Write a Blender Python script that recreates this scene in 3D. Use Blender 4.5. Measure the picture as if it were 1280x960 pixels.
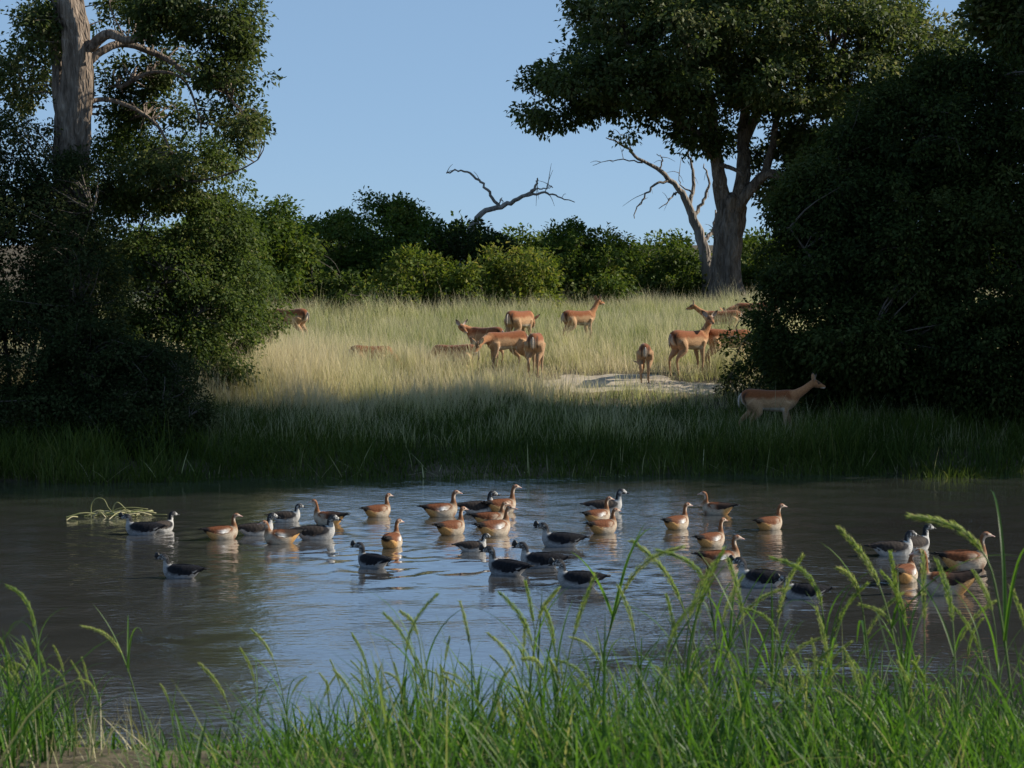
import bpy, math, random
import numpy as np
from mathutils import Vector, Matrix

# ------------------------------------------------------------------ camera, sky, sun, exposure
for o in list(bpy.data.objects):
    bpy.data.objects.remove(o)
scene = bpy.context.scene
COL = scene.collection
FPX, CAMH, HORIZ = 2600.0, 4.0, 305.0          # focal length in photo pixels, eye height over the water, horizon row
PITCH = math.atan((480 - HORIZ) / FPX)
cam = bpy.data.cameras.new('camera')
cam.sensor_width = 36.0
cam.lens = 36.0 * FPX / 1280.0
cam.clip_end = 6000
cam.dof.use_dof = True
cam.dof.focus_distance = 32.0
cam.dof.aperture_fstop = 11.0
camo = bpy.data.objects.new('camera', cam)
COL.objects.link(camo)
camo.location = (0, 0, CAMH)
camo.rotation_euler = (math.pi / 2 - PITCH, 0, 0)
scene.camera = camo

SUN_EL, SUN_AZ = math.radians(31), math.radians(78)    # azimuth measured from +Y (view direction) towards +X
world = bpy.data.worlds.new('World')
scene.world = world
world.use_nodes = True
wn = world.node_tree
bg = wn.nodes['Background']
sky = wn.nodes.new('ShaderNodeTexSky')
sky.sky_type = 'NISHITA'
sky.sun_disc = False
sky.sun_elevation = SUN_EL
sky.sun_rotation = SUN_AZ
sky.altitude = 2500
sky.air_density = 0.6
sky.dust_density = 0.5
sky.ozone_density = 2.0
# a slightly hazy day: the brightness falls off only softly from horizon to zenith
sgam = wn.nodes.new('ShaderNodeGamma'); sgam.inputs[1].default_value = .27
stint = wn.nodes.new('ShaderNodeMix'); stint.data_type = 'RGBA'; stint.blend_type = 'MULTIPLY'; stint.inputs[0].default_value = 1
stint.inputs[7].default_value = (1.457, 2.05, 2.70, 1)
wn.links.new(sky.outputs[0], sgam.inputs[0]); wn.links.new(sgam.outputs[0], stint.inputs[6])
wn.links.new(stint.outputs[2], bg.inputs[0])
bg.inputs[1].default_value = 0.122

sl = bpy.data.lights.new('sun', 'SUN')
sl.energy = 5.0
sl.angle = math.radians(0.55)
sl.color = (1.0, 0.92, 0.79)
so = bpy.data.objects.new('sun', sl)
COL.objects.link(so)
sd = Vector((math.sin(SUN_AZ) * math.cos(SUN_EL), math.cos(SUN_AZ) * math.cos(SUN_EL), math.sin(SUN_EL)))
so.rotation_euler = sd.to_track_quat('Z', 'Y').to_euler()
so.location = (30, 0, 30)

scene.view_settings.view_transform = 'Standard'
scene.view_settings.look = 'None'
scene.view_settings.exposure = 0.4
scene.view_settings.gamma = 1.0
scene.render.engine = 'CYCLES'
scene.cycles.max_bounces = 8
scene.cycles.diffuse_bounces = 3
scene.cycles.transmission_bounces = 4

# ------------------------------------------------------------------ helpers
R = np.random.default_rng(11)
SP, CP = math.sin(PITCH), math.cos(PITCH)

def ray(px, py):
    a, b = (px - 640) / FPX, (480 - py) / FPX
    return np.array([a, CP + b * SP, -SP + b * CP])

def P(px, py, d):
    r = ray(px, py)
    return np.array([0, 0, CAMH]) + r * (d / r[1])

def W(px, py):
    r = ray(px, py)
    return np.array([0, 0, CAMH]) + r * (-CAMH / r[2])

def hash2(ix, iy, seed):
    n = (ix.astype(np.int64) * 374761393 + iy.astype(np.int64) * 668265263 + seed * 1442695041) & 0x7fffffff
    n = ((n ^ (n >> 13)) * 1274126177) & 0x7fffffff
    return ((n ^ (n >> 16)) & 0xffff) / 65535.0

def vnoise(x, y, seed=0):
    x = np.asarray(x, float); y = np.asarray(y, float)
    ix, iy = np.floor(x), np.floor(y)
    fx, fy = x - ix, y - iy
    fx = fx * fx * (3 - 2 * fx); fy = fy * fy * (3 - 2 * fy)
    a = hash2(ix, iy, seed); b = hash2(ix + 1, iy, seed); c = hash2(ix, iy + 1, seed); d = hash2(ix + 1, iy + 1, seed)
    return (a * (1 - fx) + b * fx) * (1 - fy) + (c * (1 - fx) + d * fx) * fy

def fbm(x, y, seed=0, o=3):
    s, a, t = 0, 1.0, 0
    for k in range(o):
        s = s + a * vnoise(x * 2 ** k, y * 2 ** k, seed + k); t += a; a *= .5
    return s / t

def sstep(a, b, x):
    t = np.clip((np.asarray(x, float) - a) / (b - a), 0, 1)
    return t * t * (3 - 2 * t)

def quad_mesh(name, V, F, smooth=False, attrs=None):
    """V (n,3), F (m,4) int"""
    V = np.asarray(V, np.float32); F = np.asarray(F, np.int32)
    me = bpy.data.meshes.new(name)
    m, k = F.shape
    me.vertices.add(len(V)); me.vertices.foreach_set('co', V.ravel())
    me.loops.add(m * k); me.loops.foreach_set('vertex_index', F.ravel())
    me.polygons.add(m); me.polygons.foreach_set('loop_start', np.arange(0, m * k, k, dtype=np.int32))
    if smooth:
        me.polygons.foreach_set('use_smooth', np.ones(m, bool))
    me.update(calc_edges=True)
    for an, (dom, typ, arr) in (attrs or {}).items():
        at = me.attributes.new(an, typ, dom)
        if typ == 'FLOAT':
            at.data.foreach_set('value', np.asarray(arr, np.float32).ravel())
        else:
            at.data.foreach_set('color', np.asarray(arr, np.float32).ravel())
    return me

def obj(name, me, mat=None, parent=None):
    o = bpy.data.objects.new(name, me)
    if mat is not None and me is not None and not me.materials:
        me.materials.append(mat)
    COL.objects.link(o)
    if parent is not None:
        o.parent = parent
    return o

def tag(o, label=None, cat=None, group=None, kind=None):
    if label: o['label'] = label
    if cat: o['category'] = cat
    if group: o['group'] = group
    if kind: o['kind'] = kind
    return o

def thing(name, loc, rz, label, cat, group=None, scale=1.0):
    o = obj(name, None)
    o.location = loc; o.rotation_euler = (0, 0, rz); o.scale = (scale,) * 3
    o.empty_display_size = .2
    return tag(o, label, cat, group)

class Tubes:
    """collects swept tubes into one mesh"""
    def __init__(s): s.V, s.F, s.n = [], [], 0
    def add(s, pts, rad, sides=6, wob=0.0, seed=0, cap=True, flat=None):
        pts = np.asarray(pts, float); n = len(pts)
        rad = np.broadcast_to(np.asarray(rad, float), (n,))
        T = np.gradient(pts, axis=0); T /= np.linalg.norm(T, axis=1)[:, None] + 1e-9
        ref = np.array([0, 0, 1.]) if abs(T[0][2]) < .9 else np.array([0, 1., 0])
        rings = []
        a = np.arange(sides) / sides * 2 * math.pi
        rr = np.random.default_rng(seed)
        ph = rr.uniform(0, 6.28, 4)
        u = np.cross(T[0], ref); u /= np.linalg.norm(u)
        for i in range(n):
            u = u - T[i] * np.dot(u, T[i]); u /= np.linalg.norm(u) + 1e-9
            v = np.cross(T[i], u)
            r = rad[i] * (1 + wob * (np.sin(3 * a + ph[0] + i * .21) * .5 + np.sin(5 * a + ph[1] - i * .33) * .35 + np.sin(8 * a + ph[2] + i * .5) * .2))
            rings.append(pts[i] + (np.cos(a) * r)[:, None] * u + (np.sin(a) * r)[:, None] * v)
        V = np.concatenate(rings)
        idx = s.n + np.arange(n * sides).reshape(n, sides)
        A = idx[:-1]; B = idx[1:]
        F = np.stack([A, np.roll(A, -1, 1), np.roll(B, -1, 1), B], -1).reshape(-1, 4)
        s.V.append(V); s.F.append(F); s.n += len(V)
        if cap:
            c = idx[-1]
            s.V.append(pts[-1][None] + T[-1] * rad[-1] * .5); k = s.n; s.n += 1
            s.F.append(np.stack([c, np.roll(c, -1), np.full(sides, k), np.full(sides, k)], -1)[:, :4])
    def mesh(s, name, smooth=True):
        F = np.concatenate(s.F)
        return tri_safe(name, np.concatenate(s.V), F, smooth)

def tri_safe(name, V, F, smooth=True, attrs=None):
    """quads where index 2 == index 3 become triangles"""
    V = np.asarray(V, np.float32); F = np.asarray(F, np.int32)
    deg = F[:, 2] == F[:, 3]
    Q, T = F[~deg], F[deg][:, :3]
    me = bpy.data.meshes.new(name)
    me.vertices.add(len(V)); me.vertices.foreach_set('co', V.ravel())
    lp = np.concatenate([Q.ravel(), T.ravel()])
    me.loops.add(len(lp)); me.loops.foreach_set('vertex_index', lp)
    st = np.concatenate([np.arange(len(Q)) * 4, len(Q) * 4 + np.arange(len(T)) * 3]).astype(np.int32)
    me.polygons.add(len(st)); me.polygons.foreach_set('loop_start', st)
    if smooth: me.polygons.foreach_set('use_smooth', np.ones(len(st), bool))
    me.update(calc_edges=True)
    for an, (dom, typ, arr) in (attrs or {}).items():
        at = me.attributes.new(an, typ, dom)
        at.data.foreach_set('color' if typ != 'FLOAT' else 'value', np.asarray(arr, np.float32).ravel())
    return me

def spline(pts, n):
    """Catmull-Rom through pts (k,c) -> (n,c)"""
    p = np.asarray(pts, float)
    q = np.vstack([2 * p[0] - p[1], p, 2 * p[-1] - p[-2]])
    t = np.linspace(0, len(p) - 1 - 1e-6, n); i = t.astype(int); f = (t - i)[:, None]
    a, b, c, d = q[i], q[i + 1], q[i + 2], q[i + 3]
    return .5 * (2 * b + (c - a) * f + (2 * a - 5 * b + 4 * c - d) * f ** 2 + (3 * b - a - 3 * c + d) * f ** 3)

# ------------------------------------------------------------------ materials
def newmat(name):
    m = bpy.data.materials.new(name); m.use_nodes = True
    nt = m.node_tree
    return m, nt, nt.nodes['Principled BSDF'], nt.nodes['Material Output']

def N(nt, typ, **kw):
    n = nt.nodes.new(typ)
    for k, v in kw.items(): setattr(n, k, v)
    return n

def ramp(nt, stops):
    r = N(nt, 'ShaderNodeValToRGB')
    e = r.color_ramp.elements
    while len(e) < len(stops): e.new(.5)
    for x, (p, c) in zip(e, stops):
        x.position = p; x.color = (*c, 1)
    return r

def leaf_mat(name, cols, transl=.3, rough=.5, spec=.35, tips=None):
    m, nt, b, out = newmat(name)
    at = N(nt, 'ShaderNodeAttribute', attribute_name='rnd')
    r = ramp(nt, [(i / (len(cols) - 1), c) for i, c in enumerate(cols)])
    nt.links.new(at.outputs['Fac'], r.inputs[0])
    col = r.outputs[0]
    if tips:
        t = N(nt, 'ShaderNodeAttribute', attribute_name='tt')
        rt = ramp(nt, [(tips[1], (0, 0, 0)), (tips[2], (.85,) * 3)])
        nt.links.new(t.outputs['Fac'], rt.inputs[0])
        mx = N(nt, 'ShaderNodeMix', data_type='RGBA')
        nt.links.new(rt.outputs[0], mx.inputs[0]); nt.links.new(col, mx.inputs[6]); mx.inputs[7].default_value = (*tips[0], 1)
        col = mx.outputs[2]
    nt.links.new(col, b.inputs['Base Color'])
    b.inputs['Roughness'].default_value = rough
    b.inputs['Specular IOR Level'].default_value = spec
    tr = N(nt, 'ShaderNodeBsdfTranslucent')
    hs = N(nt, 'ShaderNodeHueSaturation'); hs.inputs['Hue'].default_value = .485; hs.inputs['Saturation'].default_value = 1.1; hs.inputs['Value'].default_value = 1.5
    nt.links.new(col, hs.inputs['Color']); nt.links.new(hs.outputs[0], tr.inputs[0])
    ms = N(nt, 'ShaderNodeMixShader'); ms.inputs[0].default_value = transl
    nt.links.new(b.outputs[0], ms.inputs[1]); nt.links.new(tr.outputs[0], ms.inputs[2]); nt.links.new(ms.outputs[0], out.inputs[0])
    return m

def bark_mat(name, c1, c2, scale=6.0, bump=.6):
    m, nt, b, out = newmat(name)
    tc = N(nt, 'ShaderNodeTexCoord'); mp = N(nt, 'ShaderNodeMapping'); mp.inputs['Scale'].default_value = (1, 1, .22)
    nt.links.new(tc.outputs['Object'], mp.inputs[0])
    n1 = N(nt, 'ShaderNodeTexNoise'); n1.inputs['Scale'].default_value = scale; n1.inputs['Detail'].default_value = 8; n1.inputs['Distortion'].default_value = .6
    nt.links.new(mp.outputs[0], n1.inputs[0])
    v = N(nt, 'ShaderNodeTexVoronoi', feature='DISTANCE_TO_EDGE'); v.inputs['Scale'].default_value = scale * 1.6
    nt.links.new(mp.outputs[0], v.inputs[0])
    r = ramp(nt, [(.3, c1), (.7, c2)]); nt.links.new(n1.outputs[0], r.inputs[0])
    nt.links.new(r.outputs[0], b.inputs['Base Color'])
    mu = N(nt, 'ShaderNodeMath', operation='MULTIPLY_ADD'); mu.inputs[1].default_value = 1.2
    nt.links.new(v.outputs[0], mu.inputs[0]); nt.links.new(n1.outputs[0], mu.inputs[2])
    bp = N(nt, 'ShaderNodeBump'); bp.inputs['Strength'].default_value = bump; bp.inputs['Distance'].default_value = .09
    nt.links.new(mu.outputs[0], bp.inputs['Height']); nt.links.new(bp.outputs[0], b.inputs['Normal'])
    b.inputs['Roughness'].default_value = .9; b.inputs['Specular IOR Level'].default_value = .15
    return m

def plain_mat(name, col, rough=.5, spec=.4, var=.25, scale=25):
    m, nt, b, out = newmat(name)
    n1 = N(nt, 'ShaderNodeTexNoise'); n1.inputs['Scale'].default_value = scale; n1.inputs['Detail'].default_value = 4
    tc = N(nt, 'ShaderNodeTexCoord'); nt.links.new(tc.outputs['Object'], n1.inputs[0])
    r = ramp(nt, [(.3, tuple(c * (1 - var) for c in col)), (.7, tuple(min(1, c * (1 + var)) for c in col))])
    nt.links.new(n1.outputs[0], r.inputs[0]); nt.links.new(r.outputs[0], b.inputs['Base Color'])
    b.inputs['Roughness'].default_value = rough; b.inputs['Specular IOR Level'].default_value = spec
    return m

def coat_mat(name, scale, var, rough, spec, bump=.2, stretch=(1, 1, 1), sheen=0.0):
    """fur / plumage: colours come from the animal's own markings (colour attribute)"""
    m, nt, b, out = newmat(name)
    at = N(nt, 'ShaderNodeAttribute', attribute_name='Col')
    tc = N(nt, 'ShaderNodeTexCoord'); mp = N(nt, 'ShaderNodeMapping'); mp.inputs['Scale'].default_value = stretch
    nt.links.new(tc.outputs['Object'], mp.inputs[0])
    n1 = N(nt, 'ShaderNodeTexNoise'); n1.inputs['Scale'].default_value = scale; n1.inputs['Detail'].default_value = 5
    nt.links.new(mp.outputs[0], n1.inputs[0])
    r = ramp(nt, [(.25, (1 - var,) * 3), (.75, (1 + var * .6,) * 3)])
    nt.links.new(n1.outputs[0], r.inputs[0])
    mx = N(nt, 'ShaderNodeMix', data_type='RGBA', blend_type='MULTIPLY'); mx.inputs[0].default_value = 1
    nt.links.new(at.outputs['Color'], mx.inputs[6]); nt.links.new(r.outputs[0], mx.inputs[7])
    nt.links.new(mx.outputs[2], b.inputs['Base Color'])
    bp = N(nt, 'ShaderNodeBump'); bp.inputs['Strength'].default_value = bump; bp.inputs['Distance'].default_value = .01
    nt.links.new(n1.outputs[0], bp.inputs['Height']); nt.links.new(bp.outputs[0], b.inputs['Normal'])
    b.inputs['Roughness'].default_value = rough; b.inputs['Specular IOR Level'].default_value = spec
    b.inputs['Sheen Weight'].default_value = sheen
    return m

M = {}
M['leaf_tree'] = leaf_mat('tree_leaf', [(.026, .042, .010), (.048, .073, .018), (.085, .112, .032), (.17, .17, .07)], .42, .55, .22)
M['leaf_bush'] = leaf_mat('bush_leaf', [(.03, .055, .010), (.055, .095, .016), (.085, .125, .022), (.15, .16, .04)], .36, .6, .15)
M['leaf_bright'] = leaf_mat('young_leaf', [(.034, .058, .014), (.058, .092, .02), (.09, .13, .032), (.18, .18, .07)], .42, .6, .15)
M['leaf_yellow'] = leaf_mat('yellowish_leaf', [(.045, .075, .014), (.08, .12, .02), (.13, .165, .03), (.24, .23, .06)], .42, .6, .15)
M['leaf_dark'] = leaf_mat('thicket_leaf', [(.018, .030, .009), (.03, .048, .012), (.05, .07, .018), (.085, .10, .03)], .3, .65, .1)  # darkened so the thickets' shade is part of the leaf colour
M['leaf_grey'] = leaf_mat('grey_leaf', [(.016, .026, .010), (.027, .042, .014), (.045, .060, .022), (.08, .085, .036)], .28, .75, .06)  # greyish leaves with the shade they stand in worked into the tone
M['bark'] = bark_mat('grey_bark', (.09, .068, .052), (.32, .255, .20), 9.0, 1.0)
M['bark_dark'] = bark_mat('dark_bark', (.06, .05, .04), (.17, .14, .11), 7.0, .7)
M['deadwood'] = bark_mat('dead_wood', (.16, .14, .125), (.36, .32, .28), 6.0, .5)
M['twig'] = plain_mat('twig', (.10, .085, .07), .8, .2)
M['straw'] = leaf_mat('dry_grass', [(.20, .25, .075), (.35, .37, .14), (.45, .41, .22), (.56, .50, .32)], .42, .7, .15, tips=((.64, .57, .40), .35, 1.0))
M['wetgrass'] = leaf_mat('bank_grass', [(.035, .06, .012), (.062, .098, .018), (.10, .135, .028), (.20, .19, .07)], .38, .6, .15)
M['blade'] = leaf_mat('reed_blade', [(.025, .075, .013), (.055, .13, .02), (.085, .185, .030), (.24, .24, .09)], .5, .45, .3)
M['stem'] = leaf_mat('grass_stem', [(.10, .17, .04), (.15, .20, .055)], .2)
M['seed'] = leaf_mat('seed_spike', [(.15, .24, .05), (.21, .30, .07), (.29, .35, .11), (.40, .38, .19)], .45, .6, .2)
M['fur'] = coat_mat('antelope_fur', 55, .30, .85, .12, .6, (.6, 1, 1), .15)
M['feather'] = coat_mat('plumage', 46, .34, .75, .15, .45, (.5, 1.4, 1.4))
M['bill_pink'] = plain_mat('pink_bill', (.50, .30, .25), .4, .4)
M['bill_black'] = plain_mat('black_bill', (.013, .013, .014), .45, .4)
M['eye'] = plain_mat('eye', (.03, .012, .005), .1, .8)
M['debris'] = leaf_mat('drift_stalk', [(.22, .24, .08), (.36, .34, .16), (.45, .40, .25)], .2)

# ------------------------------------------------------------------ terrain
def shore(x):
    x = np.asarray(x, float)
    return 35.8 + .085 * x - .012 * np.minimum(x + 4, 0) ** 2 + 1.3 * (fbm(x * .28 + 9, x * 0 + 3.3, 5) - .5) + .9 * (fbm(x * 1.1, x * 0 + 7.7, 8) - .5)

def height(x, y):
    x = np.asarray(x, float); y = np.asarray(y, float)
    t = y - shore(x)
    far = np.interp(t, [-6, -1.5, 0, .5, 1.2, 2.6, 9, 22, 30, 60, 400], [-.9, -.3, 0, .13, .25, .40, 1.1, 1.95, 2.0, 2.05, 2.4])
    far = far + sstep(1, 6, t) * (fbm(x * .35, y * .35, 21) - .5) * .16
    edge = 7.05 + .35 * (fbm(x * .9, x * 0 + 1.1, 31) - .5)
    u = y - edge
    near = np.interp(u, [-200, -5, -.4, 0, .35, 2, 4.5, 9], [2.2, 2.32, 2.31, 2.27, 2.12, 1.1, -.25, -.9])
    near = near + sstep(.2, -1, u) * (fbm(x * 2.3, y * 2.3, 41) - .5) * .07
    z = np.where(y < 21, near, far)
    side = sstep(24, 36, np.abs(x)) * 3.0
    return np.where((y > 9) & (y < 37), np.maximum(z, np.minimum(z + side, 1.6)), z)

def axis(*segs):
    return np.unique(np.concatenate([np.arange(a, b, s) for a, b, s in segs]))
gx = axis((-2400, -100, 160), (-100, -24, 4), (-24, 24, .24), (24, 100, 4), (100, 2401, 160))
gy = axis((-60, 2, 4), (2, 5.6, .3), (5.6, 8.6, .1), (8.6, 33, .6), (33, 40, .14), (40, 72, .35), (72, 200, 6), (200, 3200, 200))
X, Y = np.meshgrid(gx, gy)
Z = height(X, Y)
nx, ny = len(gx), len(gy)
idx = np.arange(nx * ny).reshape(ny, nx)
F = np.stack([idx[:-1, :-1], idx[:-1, 1:], idx[1:, 1:], idx[1:, :-1]], -1).reshape(-1, 4)
m, nt, b, out = newmat('earth')
tc = N(nt, 'ShaderNodeTexCoord')
n1 = N(nt, 'ShaderNodeTexNoise'); n1.inputs['Scale'].default_value = .35; n1.inputs['Detail'].default_value = 6
n2 = N(nt, 'ShaderNodeTexNoise'); n2.inputs['Scale'].default_value = 9; n2.inputs['Detail'].default_value = 8
nt.links.new(tc.outputs['Object'], n1.inputs[0]); nt.links.new(tc.outputs['Object'], n2.inputs[0])
r1 = ramp(nt, [(.35, (.075, .062, .042)), (.65, (.14, .115, .075))]); r2 = ramp(nt, [(.3, (.6, .6, .6)), (.7, (1.2, 1.2, 1.2))])
nt.links.new(n1.outputs[0], r1.inputs[0]); nt.links.new(n2.outputs[0], r2.inputs[0])
mx = N(nt, 'ShaderNodeMix', data_type='RGBA', blend_type='MULTIPLY'); mx.inputs[0].default_value = 1
nt.links.new(r1.outputs[0], mx.inputs[6]); nt.links.new(r2.outputs[0], mx.inputs[7]); nt.links.new(mx.outputs[2], b.inputs['Base Color'])
bp = N(nt, 'ShaderNodeBump'); bp.inputs['Strength'].default_value = .8; bp.inputs['Distance'].default_value = .05
nt.links.new(n2.outputs[0], bp.inputs['Height']); nt.links.new(bp.outputs[0], b.inputs['Normal'])
b.inputs['Roughness'].default_value = .95; b.inputs['Specular IOR Level'].default_value = .1
EARTH = m
g = obj('ground', quad_mesh('ground', np.stack([X, Y, Z], -1).reshape(-1, 3), F, True), m)
tag(g, kind='structure')

# pale sandy clearing: its own sheet just above the ground
SANDC = np.array([2.15, 44.6])
def sand_in(x, y):
    a = np.arctan2(y - SANDC[1], x - SANDC[0])
    w = 1 + .5 * (fbm(np.cos(a) * 1.5 + 5, np.sin(a) * 1.5 + 5, 61) - .5) + .7 * (fbm(np.asarray(x) * 2.2, np.asarray(y) * 2.2, 62) - .5)
    e1 = np.hypot((x - SANDC[0]) / 1.35, (y - SANDC[1]) / 1.15) / w
    e2 = np.hypot((x - 3.6) / 1.5, (y - 44.1) / .75) / w
    return np.minimum(e1, e2)
sx, sy = np.arange(.2, 5.6, .09), np.arange(42.6, 46.6, .09)
SX, SY = np.meshgrid(sx, sy)
inside = sand_in(SX, SY)
SZ = height(SX, SY) + .016 * sstep(1.06, .9, inside) - .010
idx = np.arange(SX.size).reshape(SX.shape)
F = np.stack([idx[:-1, :-1], idx[:-1, 1:], idx[1:, 1:], idx[1:, :-1]], -1).reshape(-1, 4)
keep = (inside.ravel()[F] < 1.1).all(1)
sand_m = plain_mat('pale_sand', (.42, .355, .27), .95, .1, .22, 3)
F = F[keep]; used, inv = np.unique(F, return_inverse=True)
tag(obj('sand_patch', quad_mesh('sand_patch', np.stack([SX, SY, SZ], -1).reshape(-1, 3)[used], inv.reshape(F.shape), True), sand_m), kind='structure')

# ------------------------------------------------------------------ birds: where they float (needed by the water for their ripples)
# kind, waterline pixel, heading (deg, 0 = +x, 90 = away from the camera), scale, neck stretch, head yaw, label
G, D, F_ = 'goose', 'drake', 'hen'
BIRDS = [
 (D, 179, 668, 176, 1.02, .70, -8, 'black-backed drake with big bill knob swimming towards the floating stalks'),
 (F_, 203, 664, 55, .86, .95, -25, 'small dark hen duck with white breast just behind a knob-billed drake near the floating stalks'),
 (G, 277, 674, 20, .97, 1.0, -15, 'brown goose with pale front neck swimming behind the cluster of ducks'),
 (F_, 320, 669, 18, 1.0, .95, -10, 'speckle-headed duck with white flank between the pale-necked goose and a dark goose'),
 (F_, 357, 652, 10, .88, .85, 0, 'white-breasted duck alone at the back of the cluster near the lit bush'),
 (G, 411, 655, 165, .96, 1.05, 0, 'dark goose with upright neck behind a white-fronted duck, turned against the flock'),
 (G, 352, 679, 200, 1.0, .72, 0, 'dark goose with buff rear swimming against the flock beside white ducks'),
 (F_, 394, 674, 8, 1.12, .88, -10, 'large white-fronted duck with speckled head beside the dark goose with buff rear'),
 (D, 227, 722, 172, .96, .86, 0, 'lone knob-billed drake on the brown open water apart from the flock'),
 (G, 472, 646, 8, .86, .98, 0, 'brown goose swimming alone on pale water between the cluster of ducks and the geese'),
 (G, 490, 684, 75, .92, .92, -30, 'goose seen from behind with chestnut rump and raised brown neck'),
 (D, 466, 709, 140, .90, .9, 30, 'knob-billed drake just in front of the goose seen from behind'),
 (G, 551, 646, 14, .98, 1.0, 0, 'goose with pale head and dark tail leading a tight group of geese'),
 (G, 564, 668, 28, .94, 1.0, -5, 'goose with rounded buff rear in front of the pale-headed goose'),
 (F_, 597, 641, 12, .96, 1.0, 0, 'white-necked duck with black nape among the group of geese'),
 (G, 627, 640, 22, .96, 1.16, -15, 'goose with its white-fronted neck stretched tallest of the tight group'),
 (G, 618, 669, 14, 1.02, 1.0, -30, 'large goose with white wing patch and thick brown neck in the tight group'),
 (G, 612, 656, 10, .90, .80, 10, 'goose with dark tail half hidden behind a larger goose in the tight group'),
 (F_, 590, 689, 10, .72, .85, 0, 'smallest brown-backed duck in front of the tight group of geese'),
 (D, 702, 683, 176, 1.0, .80, 0, 'knob-billed drake floating behind three other knob-billed drakes'),
 (D, 634, 718, 150, .98, 1.0, 28, 'knob-billed drake with raised speckled neck and largest black knob'),
 (D, 677, 709, 174, 1.0, .76, 0, 'low-necked knob-billed drake just behind the drake with raised neck'),
 (D, 724, 733, 174, .98, .85, 0, 'knob-billed drake with shaded grey flank behind the tall grass seed heads'),
 (F_, 756, 640, 10, 1.0, 1.05, -5, 'white duck with black back beside two chestnut geese'),
 (G, 747, 652, 40, .86, 1.10, -20, 'chestnut goose between the white duck and another goose'),
 (G, 754, 666, 25, .90, .84, -10, 'chestnut goose with buff rear in front of the white duck'),
 (G, 846, 661, 48, .90, 1.0, -20, 'goose with white wing flash turned away, behind grass tips'),
 (G, 897, 643, 165, .88, .96, 10, 'dark goose with pale tail end facing the other way from its neighbours'),
 (G, 889, 683, 22, .90, 1.1, 0, 'goose with raised pale neck between two others in a file of geese'),
 (G, 962, 662, 42, .90, .98, -20, 'goose with white shoulder streak at the head of a bright wake'),
 (G, 900, 708, 14, .99, 1.0, 0, 'long brown goose with pointed tail in front of a file of geese'),
 (D, 952, 733, 172, 1.06, .85, 0, 'knob-billed drake with white wing patch seen through grass stems'),
 (D, 1006, 748, 178, .92, .55, 0, 'low dark drake mostly hidden behind grass stems'),
 (F_, 1116, 694, 8, 1.0, .82, 0, 'white-flanked duck resting next to another white duck and a long-necked goose'),
 (F_, 1144, 688, 40, .98, 1.02, -20, 'white duck with black nape behind the resting white-flanked duck'),
 (G, 1205, 711, 6, 1.12, 1.12, 0, 'pale buff goose with long upright neck swimming out towards open water alone'),
 (G, 1131, 727, 60, 1.0, .62, -60, 'goose with orange-buff rear beside the big goose with raised wings'),
 (G, 1182, 742, 172, 1.22, 1.18, 0, 'biggest dark goose with curved brown neck and lifted black wing'),
]
BPOS = [W(bd[1], bd[2]) for bd in BIRDS]

# ------------------------------------------------------------------ water
wx = axis((-60, -12, 3), (-12, -9, .5), (-9, 9.6, .07), (9.6, 14, .5), (14, 60.1, 3))
wy = axis((7.5, 14, .5), (14, 39, .055), (39, 40, .25))
X, Y = np.meshgrid(wx, wy)
Zw = np.zeros_like(X)
rw = np.random.default_rng(5)
env = .15 + 1.5 * fbm(X * .22 + 3, Y * .13, 71) ** 1.6
for k in range(34):
    L = rw.uniform(.22, 1.3); th = rw.normal(math.pi / 2, .55)
    a = .00042 * L / .4 * rw.uniform(.5, 1.2)
    q = 2 * math.pi / L
    wpx = (fbm(X * .5 + k, Y * .5, 80 + k, 2) - .5) * 1.6
    Zw += a * np.sin(q * (X * math.cos(th) + Y * math.sin(th)) + rw.uniform(0, 6.28) + wpx * 2) * (env if k % 2 else 1 - .5 * env)
for bd, p in zip(BIRDS, BPOS):
    r = np.hypot(X - p[0], (Y - p[1]))
    msk = r < 4.5
    rr = r[msk]
    L = rw.uniform(.28, .5)
    Zw[msk] += .0042 * np.sin(rr * 2 * math.pi / L + rw.uniform(0, 6)) * np.exp(-rr / .85) * sstep(.1, .3, rr)
    # V wake behind the swimmer
    h = math.radians(bd[3]); fx, fy = math.cos(h), math.sin(h)
    u = -((X - p[0]) * fx + (Y - p[1]) * fy); v = np.abs(-(X - p[0]) * fy + (Y - p[1]) * fx)
    w = np.exp(-((v - .34 * u - .08) / (.07 + .05 * np.maximum(u, 0))) ** 2) * np.exp(-np.maximum(u, 0) / 1.3) * (u > -.2)
    Zw += .007 * w * np.sin(u * 14 + 1)
nxw, nyw = len(wx), len(wy)
idx = np.arange(nxw * nyw).reshape(nyw, nxw)
F = np.stack([idx[:-1, :-1], idx[:-1, 1:], idx[1:, 1:], idx[1:, :-1]], -1).reshape(-1, 4)
m, nt, b, out = newmat('pond_water')
b.inputs['Roughness'].default_value = .03; b.inputs['IOR'].default_value = 1.6
b.inputs['Specular IOR Level'].default_value = .5
b.inputs['Coat Weight'].default_value = 1.0; b.inputs['Coat IOR'].default_value = 2.0; b.inputs['Coat Roughness'].default_value = .03
tc = N(nt, 'ShaderNodeTexCoord')
mp = N(nt, 'ShaderNodeMapping'); mp.inputs['Scale'].default_value = (.75, 1.25, 1)
nt.links.new(tc.outputs['Object'], mp.inputs[0])
n1 = N(nt, 'ShaderNodeTexNoise'); n1.inputs['Scale'].default_value = 7.5; n1.inputs['Detail'].default_value = 4
nt.links.new(mp.outputs[0], n1.inputs[0])
n3 = N(nt, 'ShaderNodeTexNoise'); n3.inputs['Scale'].default_value = .22; n3.inputs['Detail'].default_value = 3
nt.links.new(tc.outputs['Object'], n3.inputs[0])
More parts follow.
